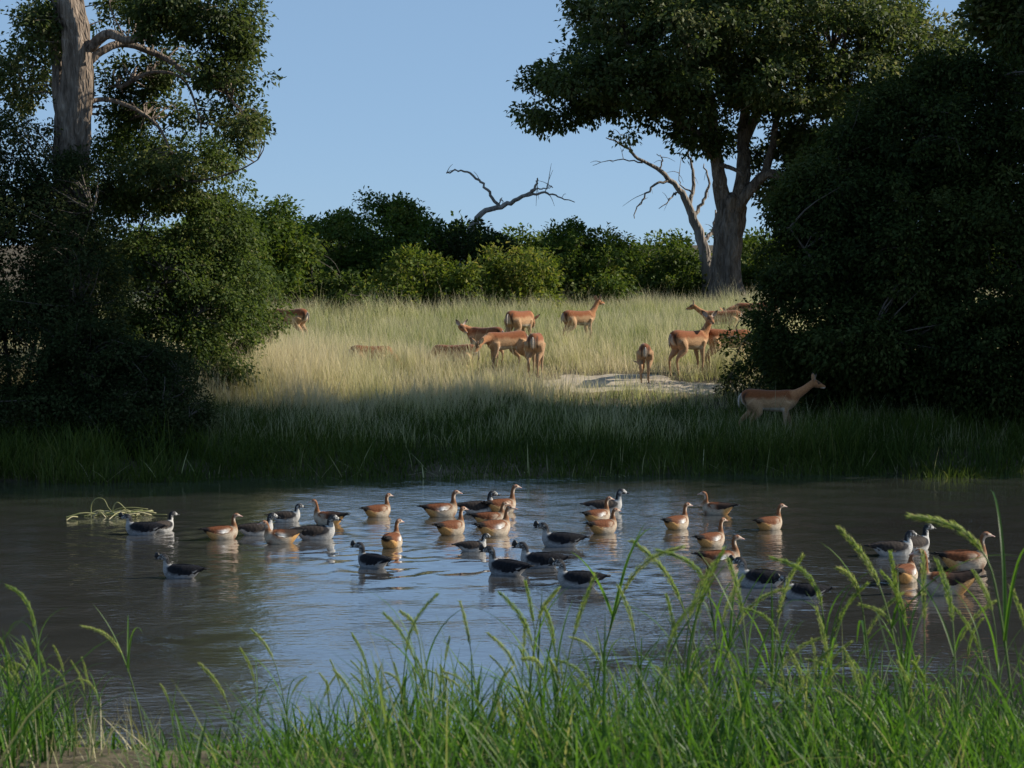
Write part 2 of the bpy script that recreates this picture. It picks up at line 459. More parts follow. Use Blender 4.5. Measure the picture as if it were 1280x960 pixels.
r3 = ramp(nt, [(.35, (.1,) * 3), (.65, (1,) * 3)]); nt.links.new(n3.outputs[0], r3.inputs[0])
mu = N(nt, 'ShaderNodeMath', operation='MULTIPLY'); nt.links.new(n1.outputs[0], mu.inputs[0]); nt.links.new(r3.outputs[0], mu.inputs[1])
bp = N(nt, 'ShaderNodeBump'); bp.inputs['Strength'].default_value = 1.0; bp.inputs['Distance'].default_value = .016
nt.links.new(mu.outputs[0], bp.inputs['Height']); nt.links.new(bp.outputs[0], b.inputs['Normal']); nt.links.new(bp.outputs[0], b.inputs['Coat Normal'])
r4 = ramp(nt, [(.3, (.054, .053, .050)), (.7, (.072, .070, .065))]); nt.links.new(n3.outputs[0], r4.inputs[0])
nt.links.new(r4.outputs[0], b.inputs['Base Color'])
tag(obj('pond_water', quad_mesh('pond_water', np.stack([X, Y, Zw], -1).reshape(-1, 3), F, True), m), kind='structure')

# ------------------------------------------------------------------ foliage builders
def leaves_mesh(name, C, out_dir, n_per, crad, size, rng, droop=.3, flat=.75, tone=None, tonevar=.5):
    """C cluster centres (k,3); n_per leaves round each"""
    k = len(C)
    n = k * n_per
    ci = np.repeat(np.arange(k), n_per)
    cr = crad * rng.uniform(.6, 1.3, k)[ci]
    off = rng.normal(0, 1, (n, 3)); off /= np.linalg.norm(off, axis=1)[:, None]
    off *= (rng.uniform(0, 1, n) ** .5 * cr)[:, None]; off[:, 2] *= flat
    base = C[ci] + off
    ax = off / (np.linalg.norm(off, axis=1)[:, None] + 1e-6) + rng.normal(0, .7, (n, 3)) + out_dir[ci] * .5
    ax[:, 2] -= droop
    ax /= np.linalg.norm(ax, axis=1)[:, None]
    up = rng.normal(0, .55, (n, 3)) + out_dir[ci] * .35; up[:, 2] += .7
    sd_ = np.cross(ax, up); sd_ /= np.linalg.norm(sd_, axis=1)[:, None] + 1e-6
    nm = np.cross(sd_, ax)
    L = size * rng.uniform(.6, 1.35, n)
    w = L * rng.uniform(.22, .34, n)
    v0 = base
    v2 = base + ax * L[:, None] - nm * (L * .12)[:, None]
    mid = base + ax * (L * .48)[:, None]
    v1 = mid + sd_ * w[:, None] + nm * (L * .08)[:, None]
    v3 = mid - sd_ * w[:, None] + nm * (L * .08)[:, None]
    V = np.stack([v0, v1, v2, v3], 1).reshape(-1, 3)
    F = np.arange(4 * n).reshape(n, 4)
    t = (tone if tone is not None else rng.uniform(.2, .75, k))[ci]
    rnd = np.clip(t + rng.normal(0, .22 * tonevar * 2, n), 0, 1)
    return quad_mesh(name, V, F, False, {'rnd': ('FACE', 'FLOAT', rnd)})

def blob_clusters(blobs, rng, ground=True, inner=.45, gap=0.0, gs=.9):
    """blobs: (px, py, d, rx_px, ry_px, rdepth_m, n) -> cluster centres and outward directions"""
    Cs, Ds = [], []
    for px, py, d, rx, ry, rd, n in blobs:
        c = P(px, py, d); s = d / FPX
        rad = np.array([rx * s, rd, ry * s])
        u = rng.normal(0, 1, (n, 3)); u /= np.linalg.norm(u, axis=1)[:, None]
        # lumpy radius so that the outline is uneven, with some shoots reaching out beyond it
        sd0 = int(abs(px) + abs(py)) % 97
        lump = .72 + .40 * vnoise(u[:, 0] * 2.2 + px, u[:, 2] * 2.2 + u[:, 1] * 1.7 + py, sd0) + .26 * vnoise(u[:, 0] * 6 + px, u[:, 2] * 6 + u[:, 1] * 5, sd0 + 1)
        f = (inner + (1 - inner) * rng.uniform(0, 1, n) ** .45) * lump
        f = np.where(rng.uniform(0, 1, n) < .11, f * rng.uniform(1.05, 1.36, n), f)
        Cs.append(c + u * rad * f[:, None]); Ds.append(u)
    C = np.concatenate(Cs); Dr = np.concatenate(Ds)
    if gap:     # open gaps between the boughs
        g_ = .5 * fbm(C[:, 0] * gs + 3, C[:, 2] * gs * 1.5 + 5, 401) + .5 * fbm(C[:, 1] * gs + C[:, 0] * gs * .5, C[:, 2] * gs * 1.5 - 7, 402)
        ok = g_ > np.quantile(g_, gap)
        C, Dr = C[ok], Dr[ok]
    if ground:
        ok = C[:, 2] > height(C[:, 0], C[:, 1]) + .05
        C, Dr = C[ok], Dr[ok]
    return C, Dr

def plant(name, label, cat, base, blobs, leafmat, n_per=50, crad=.33, size=.085, seed=0, stems=6, stem_r=.05, group=None,
          skeleton=None, bark='bark_dark', twig_frac=.5, inner=.45, droop=.3, trunk_name='stem', crown_name='foliage', tonevar=.5, ground=True, gap=.15, gs=.9):
    rng = np.random.default_rng(seed)
    base = np.asarray(base, float)
    t = thing(name, tuple(base), 0, label, cat, group)
    C, Dr = blob_clusters(blobs, rng, ground, inner, gap, gs)
    # tone varies in patches through the crown (older and younger shoots)
    tone = np.clip(.45 + .9 * (fbm(C[:, 0] * .9 + seed, C[:, 2] * .9 + C[:, 1] * .6, seed) - .5) + rng.normal(0, .1, len(C)), .05, .95)
    me = leaves_mesh(crown_name, C - base, Dr, n_per, crad, size, rng, droop, tone=tone, tonevar=tonevar)
    obj(crown_name, me, M[leafmat], t)
    nodes = []
    tb = Tubes()
    if skeleton:
        for i, (pts, r0, r1) in enumerate(skeleton):
            w = np.array([P(*q) for q in pts])
            n = max(6, int(len(pts) * 4))
            c = spline(w, n)
            jit = rng.normal(0, 1, c.shape) * .03 * (r0 + .05); c = c + jit
            rad = np.linspace(1, 0, n) ** .8 * (r0 - r1) + r1
            if i == 0:
                c[0, 2] -= .4
                rad[:max(2, n // 6)] *= np.linspace(1.35, 1.05, max(2, n // 6))
            tb.add(c - base, rad, 28 if i == 0 else (12 if r0 > .12 else 7), .34 if i == 0 else .14, seed + i)
            nodes.append(c)
    else:
        for i in range(stems):
            j = rng.integers(len(C)); e = C[j]
            b0 = base + np.array([rng.normal(0, .25), rng.normal(0, .25), 0]); b0[2] = height(b0[0], b0[1]) - .15
            mid = b0 * .55 + e * .45 + rng.normal(0, .15, 3); mid[2] += .15
            c = spline(np.array([b0, mid, e]), 10)
            tb.add(c - base, np.linspace(stem_r, .012, 10) * rng.uniform(.7, 1.2), 6, .1, seed + i)
            nodes.append(c)
    obj(trunk_name, tb.mesh(trunk_name), M[bark], t)
    # twigs: each reaches from the nearest limb to a leaf cluster
    nd = np.concatenate(nodes)
    tw = Tubes()
    pick = rng.permutation(len(C))[:int(len(C) * twig_frac)]
    for j in pick:
        dd = np.linalg.norm(nd - C[j], axis=1) + np.maximum(0, nd[:, 2] - C[j, 2]) * .4
        a = nd[np.argmin(dd)]
        e = C[j]; m_ = (a + e) / 2 + rng.normal(0, .12, 3) * min(1, np.linalg.norm(e - a)); m_[2] += .06 * np.linalg.norm(e - a)
        c = spline(np.array([a, m_, e]), 6)
        l = np.linalg.norm(e - a)
        tw.add(c - base, np.linspace(.010 + .010 * l, .005, 6), 4, 0, j, cap=False)
    if len(pick):
        tag(obj('twig', tw.mesh('twig'), M[bark if skeleton else 'twig'], t), kind='stuff')
    return t

def gz(px, d):
    x = P(px, 400, d)[0]
    return (x, d, float(height(x, d)))

# --- the big spreading tree at the back of the clearing
plant('savanna_tree', 'large spreading tree with fluted pale trunk standing at the back of the clearing', 'tree', gz(912, 70),
      [(690, 128, 69, 42, 36, 1.6, 70), (728, 100, 68.5, 55, 40, 2.2, 110), (790, 105, 68.5, 60, 45, 2.6, 130), (775, 20, 70, 55, 45, 2.6, 100),
       (740, -10, 70, 32, 30, 1.6, 40), (850, 45, 69, 75, 70, 3.8, 210), (930, 20, 70, 90, 90, 4.4, 280), (960, 95, 68, 72, 46, 3.0, 160),
       (1040, 50, 70, 85, 80, 4.2, 260), (1045, 145, 69, 70, 50, 3, 170), (1120, 75, 71, 65, 65, 3.2, 170), (1160, 125, 71, 42, 40, 2.2, 70), (1030, 190, 69.5, 44, 32, 2, 70),
       (872, 112, 67.5, 52, 34, 2, 80), (870, -60, 70, 120, 60, 4.5, 130), (1020, -70, 71, 130, 60, 4.5, 130), (1090, 200, 70, 60, 40, 2.4, 110), (1130, 165, 69, 60, 50, 2.4, 150), (1185, 95, 70, 34, 46, 1.6, 70), (1020, 215, 69, 62, 40, 2.2, 130), (1060, 255, 69.5, 60, 34, 2.0, 90), (945, 175, 71.5, 60, 30, 1.2, 36), (872, 165, 69, 36, 22, 1.2, 30), (985, 245, 70.5, 40, 26, 1.2, 40)],
      'leaf_tree', n_per=72, crad=.52, size=.17, seed=3, skeleton=[
       ([(912, 386, 70), (909, 345, 70), (911, 300, 70), (914, 268, 70), (918, 245, 70)], .52, .36),
       ([(914, 285, 70), (903, 245, 70), (898, 215, 69.8), (893, 170, 69.6), (884, 110, 69.5), (850, 40, 69.5)], .30, .07),
       ([(912, 275, 70), (926, 235, 70.1), (930, 205, 70.3), (929, 165, 70.6), (935, 80, 71), (920, -10, 71)], .30, .07),
       ([(895, 200, 69.7), (876, 172, 69), (852, 155, 68.6), (800, 122, 68.5), (735, 108, 68.5), (685, 125, 68.7)], .17, .03),
       ([(920, 262, 70), (936, 240, 69.8), (958, 218, 69.5), (985, 219, 69.2), (1020, 190, 69), (1050, 150, 69)], .22, .05),
       ([(955, 222, 69.5), (966, 180, 69.8), (978, 135, 70), (1040, 60, 70.3)], .15, .04),
       ([(929, 180, 70.5), (948, 140, 70.5), (985, 90, 70.8), (1060, 70, 71), (1140, 85, 71)], .18, .03),
       ([(984, 130, 70.2), (1060, 125, 70.6), (1110, 105, 71), (1165, 118, 71)], .10, .02),
       ([(896, 206, 69.8), (908, 208, 69.3), (922, 214, 69), (930, 222, 68.9)], .09, .05),
       ([(893, 150, 69.6), (850, 95, 69), (790, 60, 69), (750, 10, 70)], .13, .03),
       ([(932, 120, 70.8), (900, 60, 70.5), (860, 10, 70)], .10, .03)],
      bark='bark', twig_frac=.2, inner=.35, droop=.45, gap=.28, gs=1.15, trunk_name='trunk', crown_name='crown', ground=False)

def dead_tree(name, label, base, sk, seed):
    t = thing(name, base, 0, label, 'dead tree')
    rng = np.random.default_rng(seed)
    for i, (pts, r0, r1) in enumerate(sk):
        w = np.array([P(*q) for q in pts]); n = max(8, len(pts) * 4)
        c = spline(w, n) + rng.normal(0, 1, (n, 3)) * .025
        tb = Tubes(); tb.add(c - np.array(base), np.linspace(r0, r1, n), 8 if r0 > .06 else 6, .15, seed + i)
        for q in range(0 if r0 < .02 else 3):          # short bare twigs along the limb
            if i == 0: continue
            a = c[rng.integers(n // 3, n)]; dv = rng.normal(0, 1, 3) * [.5, .3, .6]; l = rng.uniform(.25, .8)
            tb.add(spline(np.array([a, a + dv * l * .5 + [0, 0, .05], a + dv * l]), 6) - np.array(base), np.linspace(.014, .005, 6), 4, 0, q, cap=False)
        obj('trunk' if i == 0 else 'branch', tb.mesh('limb'), M['deadwood'], t)
    return t

dead_tree('dead_tree', 'bare grey dead tree standing behind the large spreading tree', gz(884, 74), [
    ([(886, 392, 74), (883, 330, 74), (872, 285, 74), (862, 262, 74), (850, 236, 74)], .24, .11),
    ([(852, 240, 74), (828, 215, 73.8), (800, 200, 73.6), (780, 182, 73.5), (758, 172, 73.4)], .10, .018),
    ([(838, 226, 73.9), (818, 232, 73.6), (802, 250, 73.5), (792, 273, 73.4)], .055, .015),
    ([(862, 262, 74), (866, 225, 74.2), (862, 195, 74.3), (856, 165, 74.4)], .08, .02),
    ([(866, 272, 74), (880, 250, 74.3), (886, 228, 74.4), (880, 205, 74.5)], .08, .02),
    ([(880, 305, 74), (892, 285, 74.3), (894, 262, 74.5)], .09, .03),
    ([(822, 212, 73.8), (828, 200, 73.9), (820, 192, 74)], .035, .012),
    ([(804, 203, 73.6), (770, 200, 73.5), (740, 206, 73.4)], .03, .008),
    ([(790, 190, 73.5), (782, 172, 73.6), (775, 168, 73.6)], .025, .008),
    ([(846, 240, 74), (836, 250, 73.7), (824, 262, 73.5)], .04, .012),
    ([(866, 240, 74.2), (852, 232, 74.5), (848, 215, 74.6)], .035, .01)], 40)
dead_tree('dead_snag', 'forked dead snag with two curling branches rising above the shrubs', gz(574, 70), [
    ([(572, 392, 70), (580, 320, 70), (590, 286, 70), (601, 268, 70), (625, 258, 70), (645, 250, 69.8), (668, 237, 69.6)], .14, .055),
    ([(624, 259, 70), (612, 242, 70), (603, 230, 70), (590, 218, 70), (575, 213, 70), (556, 217, 70)], .055, .025),
    ([(656, 245, 69.7), (680, 241, 69.6), (698, 246, 69.5), (717, 253, 69.4)], .05, .015),
    ([(664, 240, 69.6), (670, 230, 69.6), (673, 222, 69.6)], .055, .02),
    ([(668, 236, 69.6), (680, 235, 69.5), (692, 234, 69.4)], .03, .01),
    ([(622, 259, 70), (625, 253, 70), (628, 247, 70)], .04, .012)], 50)

# --- shrubs along the back of the clearing
SHR = 'shrubs along the back of the clearing'
def shrub(label, px, d, blobs, mat, n_per, seed, size=.13, crad=.36, **k):
    return plant('shrub', label, 'shrub', gz(px, d), blobs, mat, n_per, crad, size, seed, group=SHR, stems=7, twig_frac=.15, gap=.2, gs=1.0, **k)
shrub('tall dome-shaped dark shrub, left of the dead snag', 455, 67, [(408, 322, 66, 50, 50, 1.8, 160), (470, 305, 66, 64, 54, 2.0, 220), (528, 318, 66, 48, 46, 1.8, 150), (445, 356, 65, 95, 42, 1.8, 200), (435, 272, 66, 14, 18, .5, 16), (495, 262, 66, 18, 14, .5, 18)], 'leaf_bush', 60, 101)
shrub('light green bush with yellowish leaves in front of the dome-shaped dark shrub', 520, 60, [(478, 368, 60, 38, 28, 1.0, 90), (522, 350, 60, 36, 36, 1.1, 100), (558, 358, 60, 34, 34, 1.0, 90), (590, 372, 60, 28, 22, .9, 60), (520, 382, 59.5, 75, 20, 1.1, 100)], 'leaf_yellow', 55, 102)
shrub('dark shrub at the foot of the dead snag', 590, 66, [(585, 325, 66, 42, 38, 1.6, 120), (620, 335, 66, 32, 32, 1.5, 90), (600, 365, 65.5, 55, 32, 1.6, 110)], 'leaf_dark', 60, 103)
shrub('low bright green bush right beside the yellowish bush', 640, 61, [(632, 350, 61, 38, 38, 1.2, 110), (660, 340, 61, 30, 32, 1.1, 80), (645, 378, 60.6, 48, 24, 1.1, 80)], 'leaf_yellow', 55, 104)
shrub('rounded green shrub with a small raised tip between the snag and the large tree', 730, 65, [(715, 325, 65, 34, 38, 1.5, 100), (750, 330, 65, 42, 36, 1.6, 120), (700, 352, 64.5, 36, 36, 1.4, 110), (735, 364, 64, 58, 30, 1.4, 130)], 'leaf_bush', 58, 105)
shrub('low dark green shrub directly left of the large tree trunk', 840, 75, [(810, 342, 75, 36, 32, 1.4, 100), (850, 345, 75, 40, 36, 1.5, 110), (835, 368, 74.5, 62, 26, 1.4, 110)], 'leaf_bush', 58, 106)
shrub('green shrub directly right of the large tree trunk', 955, 74, [(945, 335, 74, 34, 38, 1.5, 100), (985, 330, 74, 40, 40, 1.5, 110), (960, 366, 73.6, 55, 30, 1.4, 110)], 'leaf_bush', 58, 107)
shrub('dark shrub between the sunlit bush and the dome-shaped shrub', 325, 58, [(315, 285, 58, 46, 46, 1.8, 150), (345, 325, 58, 40, 45, 1.6, 130), (320, 355, 57.5, 60, 40, 1.6, 140)], 'leaf_bush', 58, 108)
shrub('small leafy shoots climbing beside the dome-shaped dark shrub', 395, 58, [(392, 330, 58, 6, 30, .15, 16), (390, 362, 58, 18, 22, .5, 30), (425, 352, 58, 42, 6, .3, 26), (420, 378, 58, 60, 14, .7, 50)], 'leaf_bright', 30, 109, .13, .22)
for i, (px, d, ph, pw, what) in enumerate([(400, 82, 288, 80, 'the dome-shaped dark shrub'), (545, 84, 290, 75, 'the dead snag'), (655, 80, 297, 65, 'the low bright green bush'), (785, 84, 300, 75, 'the rounded shrub with a raised tip'), (925, 84, 292, 85, 'the large spreading tree'),
                                          (1060, 82, 290, 110, 'the dark thicket'), (300, 78, 280, 90, 'the sunlit creeper bush'), (200, 76, 280, 100, 'the leaning grey tree'), (1190, 80, 285, 110, 'the tall tree in the thicket')]):
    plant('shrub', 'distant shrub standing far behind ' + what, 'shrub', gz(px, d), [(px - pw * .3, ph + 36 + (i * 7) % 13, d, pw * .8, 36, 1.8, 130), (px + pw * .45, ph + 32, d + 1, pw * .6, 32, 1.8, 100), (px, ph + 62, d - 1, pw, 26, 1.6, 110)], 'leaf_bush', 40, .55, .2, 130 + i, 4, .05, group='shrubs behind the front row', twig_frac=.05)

# --- thickets and trees on the far bank, left side
plant('bank_tree', 'grey-barked tree with leaning bare trunk and drooping boughs over the sunlit bush', 'tree', gz(95, 41.5),
      [(240, 15, 40.4, 78, 34, 1.0, 150), (150, 20, 43.2, 50, 30, .8, 60), (292, 40, 41, 30, 36, 1.0, 60), (285, 100, 41, 38, 42, 1.0, 105), (300, 150, 41, 32, 34, .9, 80), (245, 160, 41.5, 46, 34, 1.0, 95),
       (200, 85, 43.4, 50, 30, .7, 46), (165, 130, 43.4, 40, 45, .8, 75), (50, 35, 42, 34, 32, 1.0, 75), (30, 95, 43, 40, 40, 1.0, 80), (215, 205, 41.5, 62, 40, 1.2, 130), (100, -90, 43.5, 190, 50, 1.6, 150), (195, 150, 43.2, 45, 50, .8, 70)],
      'leaf_tree', n_per=54, crad=.32, size=.10, seed=7, skeleton=[
       ([(85, 540, 41.5), (90, 420, 41.5), (94, 300, 41.5), (92, 190, 41.5), (99, 110, 41.5), (95, 50, 41.5), (80, -10, 41.6), (66, -70, 41.7), (60, -120, 42)], .36, .22),
       ([(112, 60, 41.5), (135, 42, 41.4), (165, 50, 41.2), (210, 28, 41.2), (260, 22, 41.2), (300, 30, 41)], .11, .02),
       ([(104, 85, 41.5), (130, 62, 41.6), (160, 55, 41.8), (205, 72, 42), (240, 95, 41.6), (275, 110, 41.2), (300, 140, 41)], .09, .02),
       ([(82, 170, 42), (74, 110, 42.1), (70, 60, 42.1), (50, 40, 42.2), (20, 80, 43)], .17, .03),
       ([(75, -30, 41.6), (120, -60, 41.8), (200, -70, 42)], .14, .03),
       ([(150, 110, 42), (190, 90, 42), (230, 100, 41.8), (250, 150, 41.5), (250, 180, 41.5)], .04, .012),
       ([(235, 228, 41.6), (270, 222, 41.5), (300, 212, 41.4), (322, 200, 41.4)], .028, .01),
       ([(100, 130, 41.5), (140, 125, 41.8), (190, 150, 42), (215, 190, 41.6)], .06, .015)],
      bark='bark', twig_frac=.45, inner=.2, droop=.5, gap=.42, gs=1.2, trunk_name='trunk', crown_name='crown', ground=False)
plant('climber_bush', 'sunlit green bush draped with creepers beneath the leaning tree', 'bush', gz(240, 44),
      [(165, 215, 43, 58, 52, 1.1, 210), (240, 222, 43.2, 62, 46, 1.2, 220), (190, 285, 42.8, 70, 60, 1.2, 240), (262, 290, 43, 52, 58, 1.2, 220), (296, 345, 43.2, 34, 60, 1.1, 160), (205, 365, 42.2, 76, 70, 1.2, 320), (262, 405, 42.2, 56, 56, 1.0, 210), (205, 440, 41.4, 72, 48, .9, 230), (285, 455, 41.8, 40, 24, .8, 80), (330, 380, 43.8, 22, 44, .7, 60)],
      'leaf_bright', n_per=60, crad=.31, size=.082, seed=8, stems=9, twig_frac=.2, droop=.8, gap=.33, gs=1.5)
plant('shaded_thicket', 'dense shaded thicket on the bank around the foot of the leaning tree', 'bush', gz(40, 39.6),
      [(0, 215, 41, 70, 80, 1.4, 230), (85, 255, 40.6, 55, 60, 1.1, 170), (10, 330, 39.8, 85, 95, 1.5, 320), (95, 360, 39.4, 62, 80, 1.1, 260), (30, 440, 38.2, 100, 80, 1.4, 330), (115, 465, 38.2, 75, 62, 1.1, 240), (180, 480, 38.2, 55, 55, .9, 170), (60, 530, 37, 110, 50, .9, 220), (190, 535, 37, 60, 38, .8, 130), (-70, 250, 41, 80, 110, 2, 200), (-80, 400, 39, 90, 120, 2, 200)],
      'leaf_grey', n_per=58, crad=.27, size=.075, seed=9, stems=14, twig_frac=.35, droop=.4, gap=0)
plant('twiggy_shrub', 'low twiggy grey shrub at the water side edge of the shaded thicket', 'shrub', gz(205, 37.6),
      [(190, 490, 37.6, 52, 45, .8, 130), (225, 515, 37.4, 38, 40, .7, 90), (140, 525, 37.2, 60, 40, .8, 120)],
      'leaf_grey', n_per=42, crad=.2, size=.055, seed=10, stems=16, stem_r=.03, twig_frac=.6)

# --- right side
plant('dark_thicket', 'tall dark thicket overhanging the far bank beside the shaded antelope', 'bush', gz(1120, 40.3),
      [(1065, 250, 40.8, 72, 75, 1.2, 260), (1125, 190, 41, 80, 75, 1.3, 270), (1200, 170, 40.8, 90, 80, 1.4, 300), (1270, 200, 40.5, 70, 110, 1.6, 280), (1050, 340, 40.4, 82, 70, 1.2, 280), (1025, 420, 40.4, 80, 55, 1.2, 240),
       (1130, 320, 39.8, 90, 90, 1.3, 340), (1120, 430, 39.6, 100, 80, 1.2, 330), (1230, 330, 39.6, 90, 110, 1.4, 360), (1230, 450, 39.2, 100, 75, 1.1, 320), (985, 445, 42.2, 36, 24, .9, 80), (1015, 290, 40.8, 32, 60, .9, 110), (1350, 260, 40.5, 90, 150, 1.8, 300), (1350, 420, 39.5, 90, 110, 1.5, 220), (1005, 462, 41.2, 45, 30, .9, 110), (1090, 490, 40.6, 110, 45, .9, 230), (1240, 500, 39.9, 110, 45, .9, 230), (1070, 420, 39.3, 70, 45, .9, 170), (985, 265, 40.8, 20, 26, .5, 26), (1020, 215, 40.8, 24, 20, .5, 26), (1062, 172, 40.8, 20, 26, .5, 26), (1110, 118, 41, 26, 20, .5, 28), (1165, 98, 41, 20, 26, .5, 24), (1215, 84, 40.8, 28, 18, .5, 28), (968, 340, 40.8, 18, 30, .5, 26)],
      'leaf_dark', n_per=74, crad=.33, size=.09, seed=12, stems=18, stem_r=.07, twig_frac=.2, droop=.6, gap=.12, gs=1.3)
plant('leafy_sprig_shrub', 'thin leafy sprigs fringing the edge of the dark thicket in front of the antelope pair', 'shrub', gz(935, 44.5),
      [(930, 430, 44.5, 38, 14, .6, 26), (962, 400, 44.5, 28, 30, .7, 36), (925, 485, 43.2, 34, 18, .6, 26), (960, 470, 42.6, 42, 24, .8, 60)],
      'leaf_dark', n_per=30, crad=.24, size=.09, seed=13, stems=10, stem_r=.02, twig_frac=.5)
plant('tall_bank_tree', 'tall tree rising out of the dark thicket, seen only by its high leafy edge', 'tree', gz(1400, 42.5),
      [(1272, 30, 43, 50, 36, 1.3, 100), (1268, 85, 43.5, 38, 34, 1.1, 75), (1250, 5, 43, 32, 26, .9, 36), (1385, 0, 42.5, 105, 90, 2.2, 300), (1410, 120, 42, 115, 90, 2.0, 300), (1400, -160, 42, 150, 120, 2.3, 360), (1530, -60, 41.5, 140, 150, 2.3, 330), (1490, 140, 41.3, 120, 110, 2.0, 260),
       (1440, -330, 42, 150, 110, 2.3, 330), (1450, -480, 42, 130, 90, 2.1, 260), (1580, -260, 41.5, 130, 130, 2.2, 280), (1560, 280, 41.1, 140, 110, 2.0, 260)],
      'leaf_tree', n_per=56, crad=.42, size=.14, seed=14, skeleton=[
       ([(1400, 540, 42.5), (1405, 350, 42.5), (1400, 200, 42.5), (1405, 40, 42.5), (1420, -120, 42.2), (1440, -300, 42), (1445, -440, 42)], .42, .08),
       ([(1402, 180, 42.5), (1360, 100, 42.8), (1305, 50, 43), (1268, 30, 43.1)], .15, .02),
       ([(1404, 100, 42.5), (1460, 0, 41.9), (1520, -60, 41.5), (1570, -240, 41.5)], .18, .04),
       ([(1402, 160, 42.5), (1455, 120, 41.8), (1490, 130, 41.4)], .14, .04),
       ([(1402, 300, 42.5), (1480, 270, 41.7), (1550, 280, 41.2)], .12, .04)],
      bark='bark', twig_frac=.12, inner=.4, trunk_name='trunk', crown_name='crown', ground=False)

plant('tall_bank_tree', 'tall tree beyond the dark thicket whose shade lies along the far bank', 'tree', gz(1540, 39.6),
      [(1520, 40, 39.6, 130, 110, 1.9, 300), (1480, -120, 39.8, 110, 110, 1.8, 260), (1620, -60, 39.4, 120, 140, 1.9, 280), (1560, -260, 39.6, 150, 110, 1.9, 300), (1540, -400, 39.6, 130, 90, 1.7, 220), (1660, 120, 39.2, 120, 110, 1.8, 220), (1560, 230, 38.6, 130, 110, 1.6, 240), (1640, 360, 38.4, 130, 120, 1.6, 240)],
      'leaf_tree', n_per=50, crad=.46, size=.16, seed=15, skeleton=[
       ([(1540, 560, 39.6), (1545, 400, 39.6), (1540, 250, 39.6), (1545, 80, 39.6), (1550, -120, 39.6), (1550, -340, 39.6)], .36, .08),
       ([(1542, 180, 39.6), (1500, 80, 39.7), (1480, -60, 39.8)], .15, .04),
       ([(1544, 120, 39.6), (1600, 20, 39.5), (1640, -60, 39.4)], .15, .04)],
      bark='bark', twig_frac=.1, inner=.4, trunk_name='trunk', crown_name='crown', ground=False)

# ------------------------------------------------------------------ grass
def blades(name, base, Hh, width, rng, segs=3, lean=.35, bend=.5, bias=(0, 0), tone=None, fold=False, spread=2 * math.pi, azc=None):
    n = len(base)
    az = rng.uniform(0, 2 * math.pi, n) if azc is None else rng.normal(azc, spread, n)
    th0 = np.abs(rng.normal(0, lean, n)); k = np.abs(rng.normal(0, bend, n)) + bend * .3
    dirx, diry = np.cos(az) + bias[0], np.sin(az) + bias[1]
    nn = np.hypot(dirx, diry) + 1e-6; dirx /= nn; diry /= nn
    roll = rng.uniform(-1.2, 1.2, n)
    sxv = -diry * np.cos(roll) + dirx * np.sin(roll) * .6; syv = dirx * np.cos(roll) + diry * np.sin(roll) * .6
    p = base.copy(); rows = []; tt = []
    for s in range(segs + 1):
        f = s / segs
        w = width * (1 - f) ** .55 * (0.75 + .25 * min(1, f * 4)) + width * .05
        side = np.stack([sxv * w * .5, syv * w * .5, np.zeros(n)], -1)
        if fold:
            rows.append(np.stack([p - side, p + np.stack([dirx * w * .22, diry * w * .22, -w * .15], -1), p + side], 1))
        else:
            rows.append(np.stack([p - side, p + side], 1))
        tt.append(np.full((n, rows[-1].shape[1]), f))
        th = np.minimum(th0 + k * (f + .5 / segs) ** 1.6 * 1.6, 2.6)
        st = (Hh / segs)[:, None]
        p = p + st * np.stack([np.sin(th) * dirx, np.sin(th) * diry, np.cos(th)], -1)
    V = np.stack(rows, 1)                    # n, segs+1, c, 3
    c = V.shape[2]
    idx = np.arange(n * (segs + 1) * c).reshape(n, segs + 1, c)
    F = np.stack([idx[:, :-1, :-1], idx[:, :-1, 1:], idx[:, 1:, 1:], idx[:, 1:, :-1]], -1).reshape(-1, 4)
    tone = rng.uniform(0, 1, n) if tone is None else tone
    rnd = np.repeat(tone, segs * (c - 1))
    return quad_mesh(name, V.reshape(-1, 3), F, fold, {'rnd': ('FACE', 'FLOAT', rnd), 'tt': ('POINT', 'FLOAT', np.stack(tt, 1).ravel())})

rg = np.random.default_rng(77)
# dry meadow on the far side
def scatter(n, y0, y1, margin, rng):
    # denser near, thinner far
    v = rng.uniform(0, 1, n); y = 1 / (1 / y0 + v * (1 / y1 - 1 / y0))
    x = rng.uniform(-1, 1, n) * (.262 * y + margin)
    return x, y
x, y = scatter(250000, 37.0, 66, 2.0, rg)
t = y - shore(x)
tuft = fbm(x * 1.3, y * 1.3, 91); patch = fbm(x * .25 + 40, y * .25, 95)
lim = 2.4 + 4.2 * sstep(-4.5, 2.5, x) + 2.5 * (patch - .5)
ok = (rg.uniform(0, 1, len(x)) < np.maximum(sstep(lim - .9, lim + 1.6, t), .22 * (t > .6))) & (rg.uniform(0, 1, len(x)) < sstep(.12, .5, tuft) * .8 + .2)
si = sand_in(x, y)
ok &= (si > .35) & (rg.uniform(0, 1, len(x)) < sstep(.75, 1.4, si) * .9 + .09)
x, y, t, tuft, patch, si = (a[ok] for a in (x, y, t, tuft, patch, si))
hh = (.16 + .75 * tuft ** 1.4 + .10 * rg.normal(0, 1, len(x))) * (.55 + .9 * patch) * np.where(rg.uniform(0, 1, len(x)) < .04, 1.45, 1.0)
hh *= np.where((si < 1.9) & (y < 46.5), .5, 1.0) * np.interp(y, [40, 43, 46, 52, 60], [1.0, 1.0, 1.15, 1.2, .95])
hh = np.clip(hh * (1.12 + .9 * sstep(-3.2, -5.0, x) * sstep(39.3, 40.3, y) * sstep(45, 43, y)), .1, 1.3)
green = sstep(45, 54, y) * .62 + .10 + 1.15 * (fbm(x * .7, y * .5, 99) - .5) + sstep(41, 38, y) * .3
tone = np.clip(.62 - green * .9 + rg.normal(0, .17, len(x)), 0, 1)
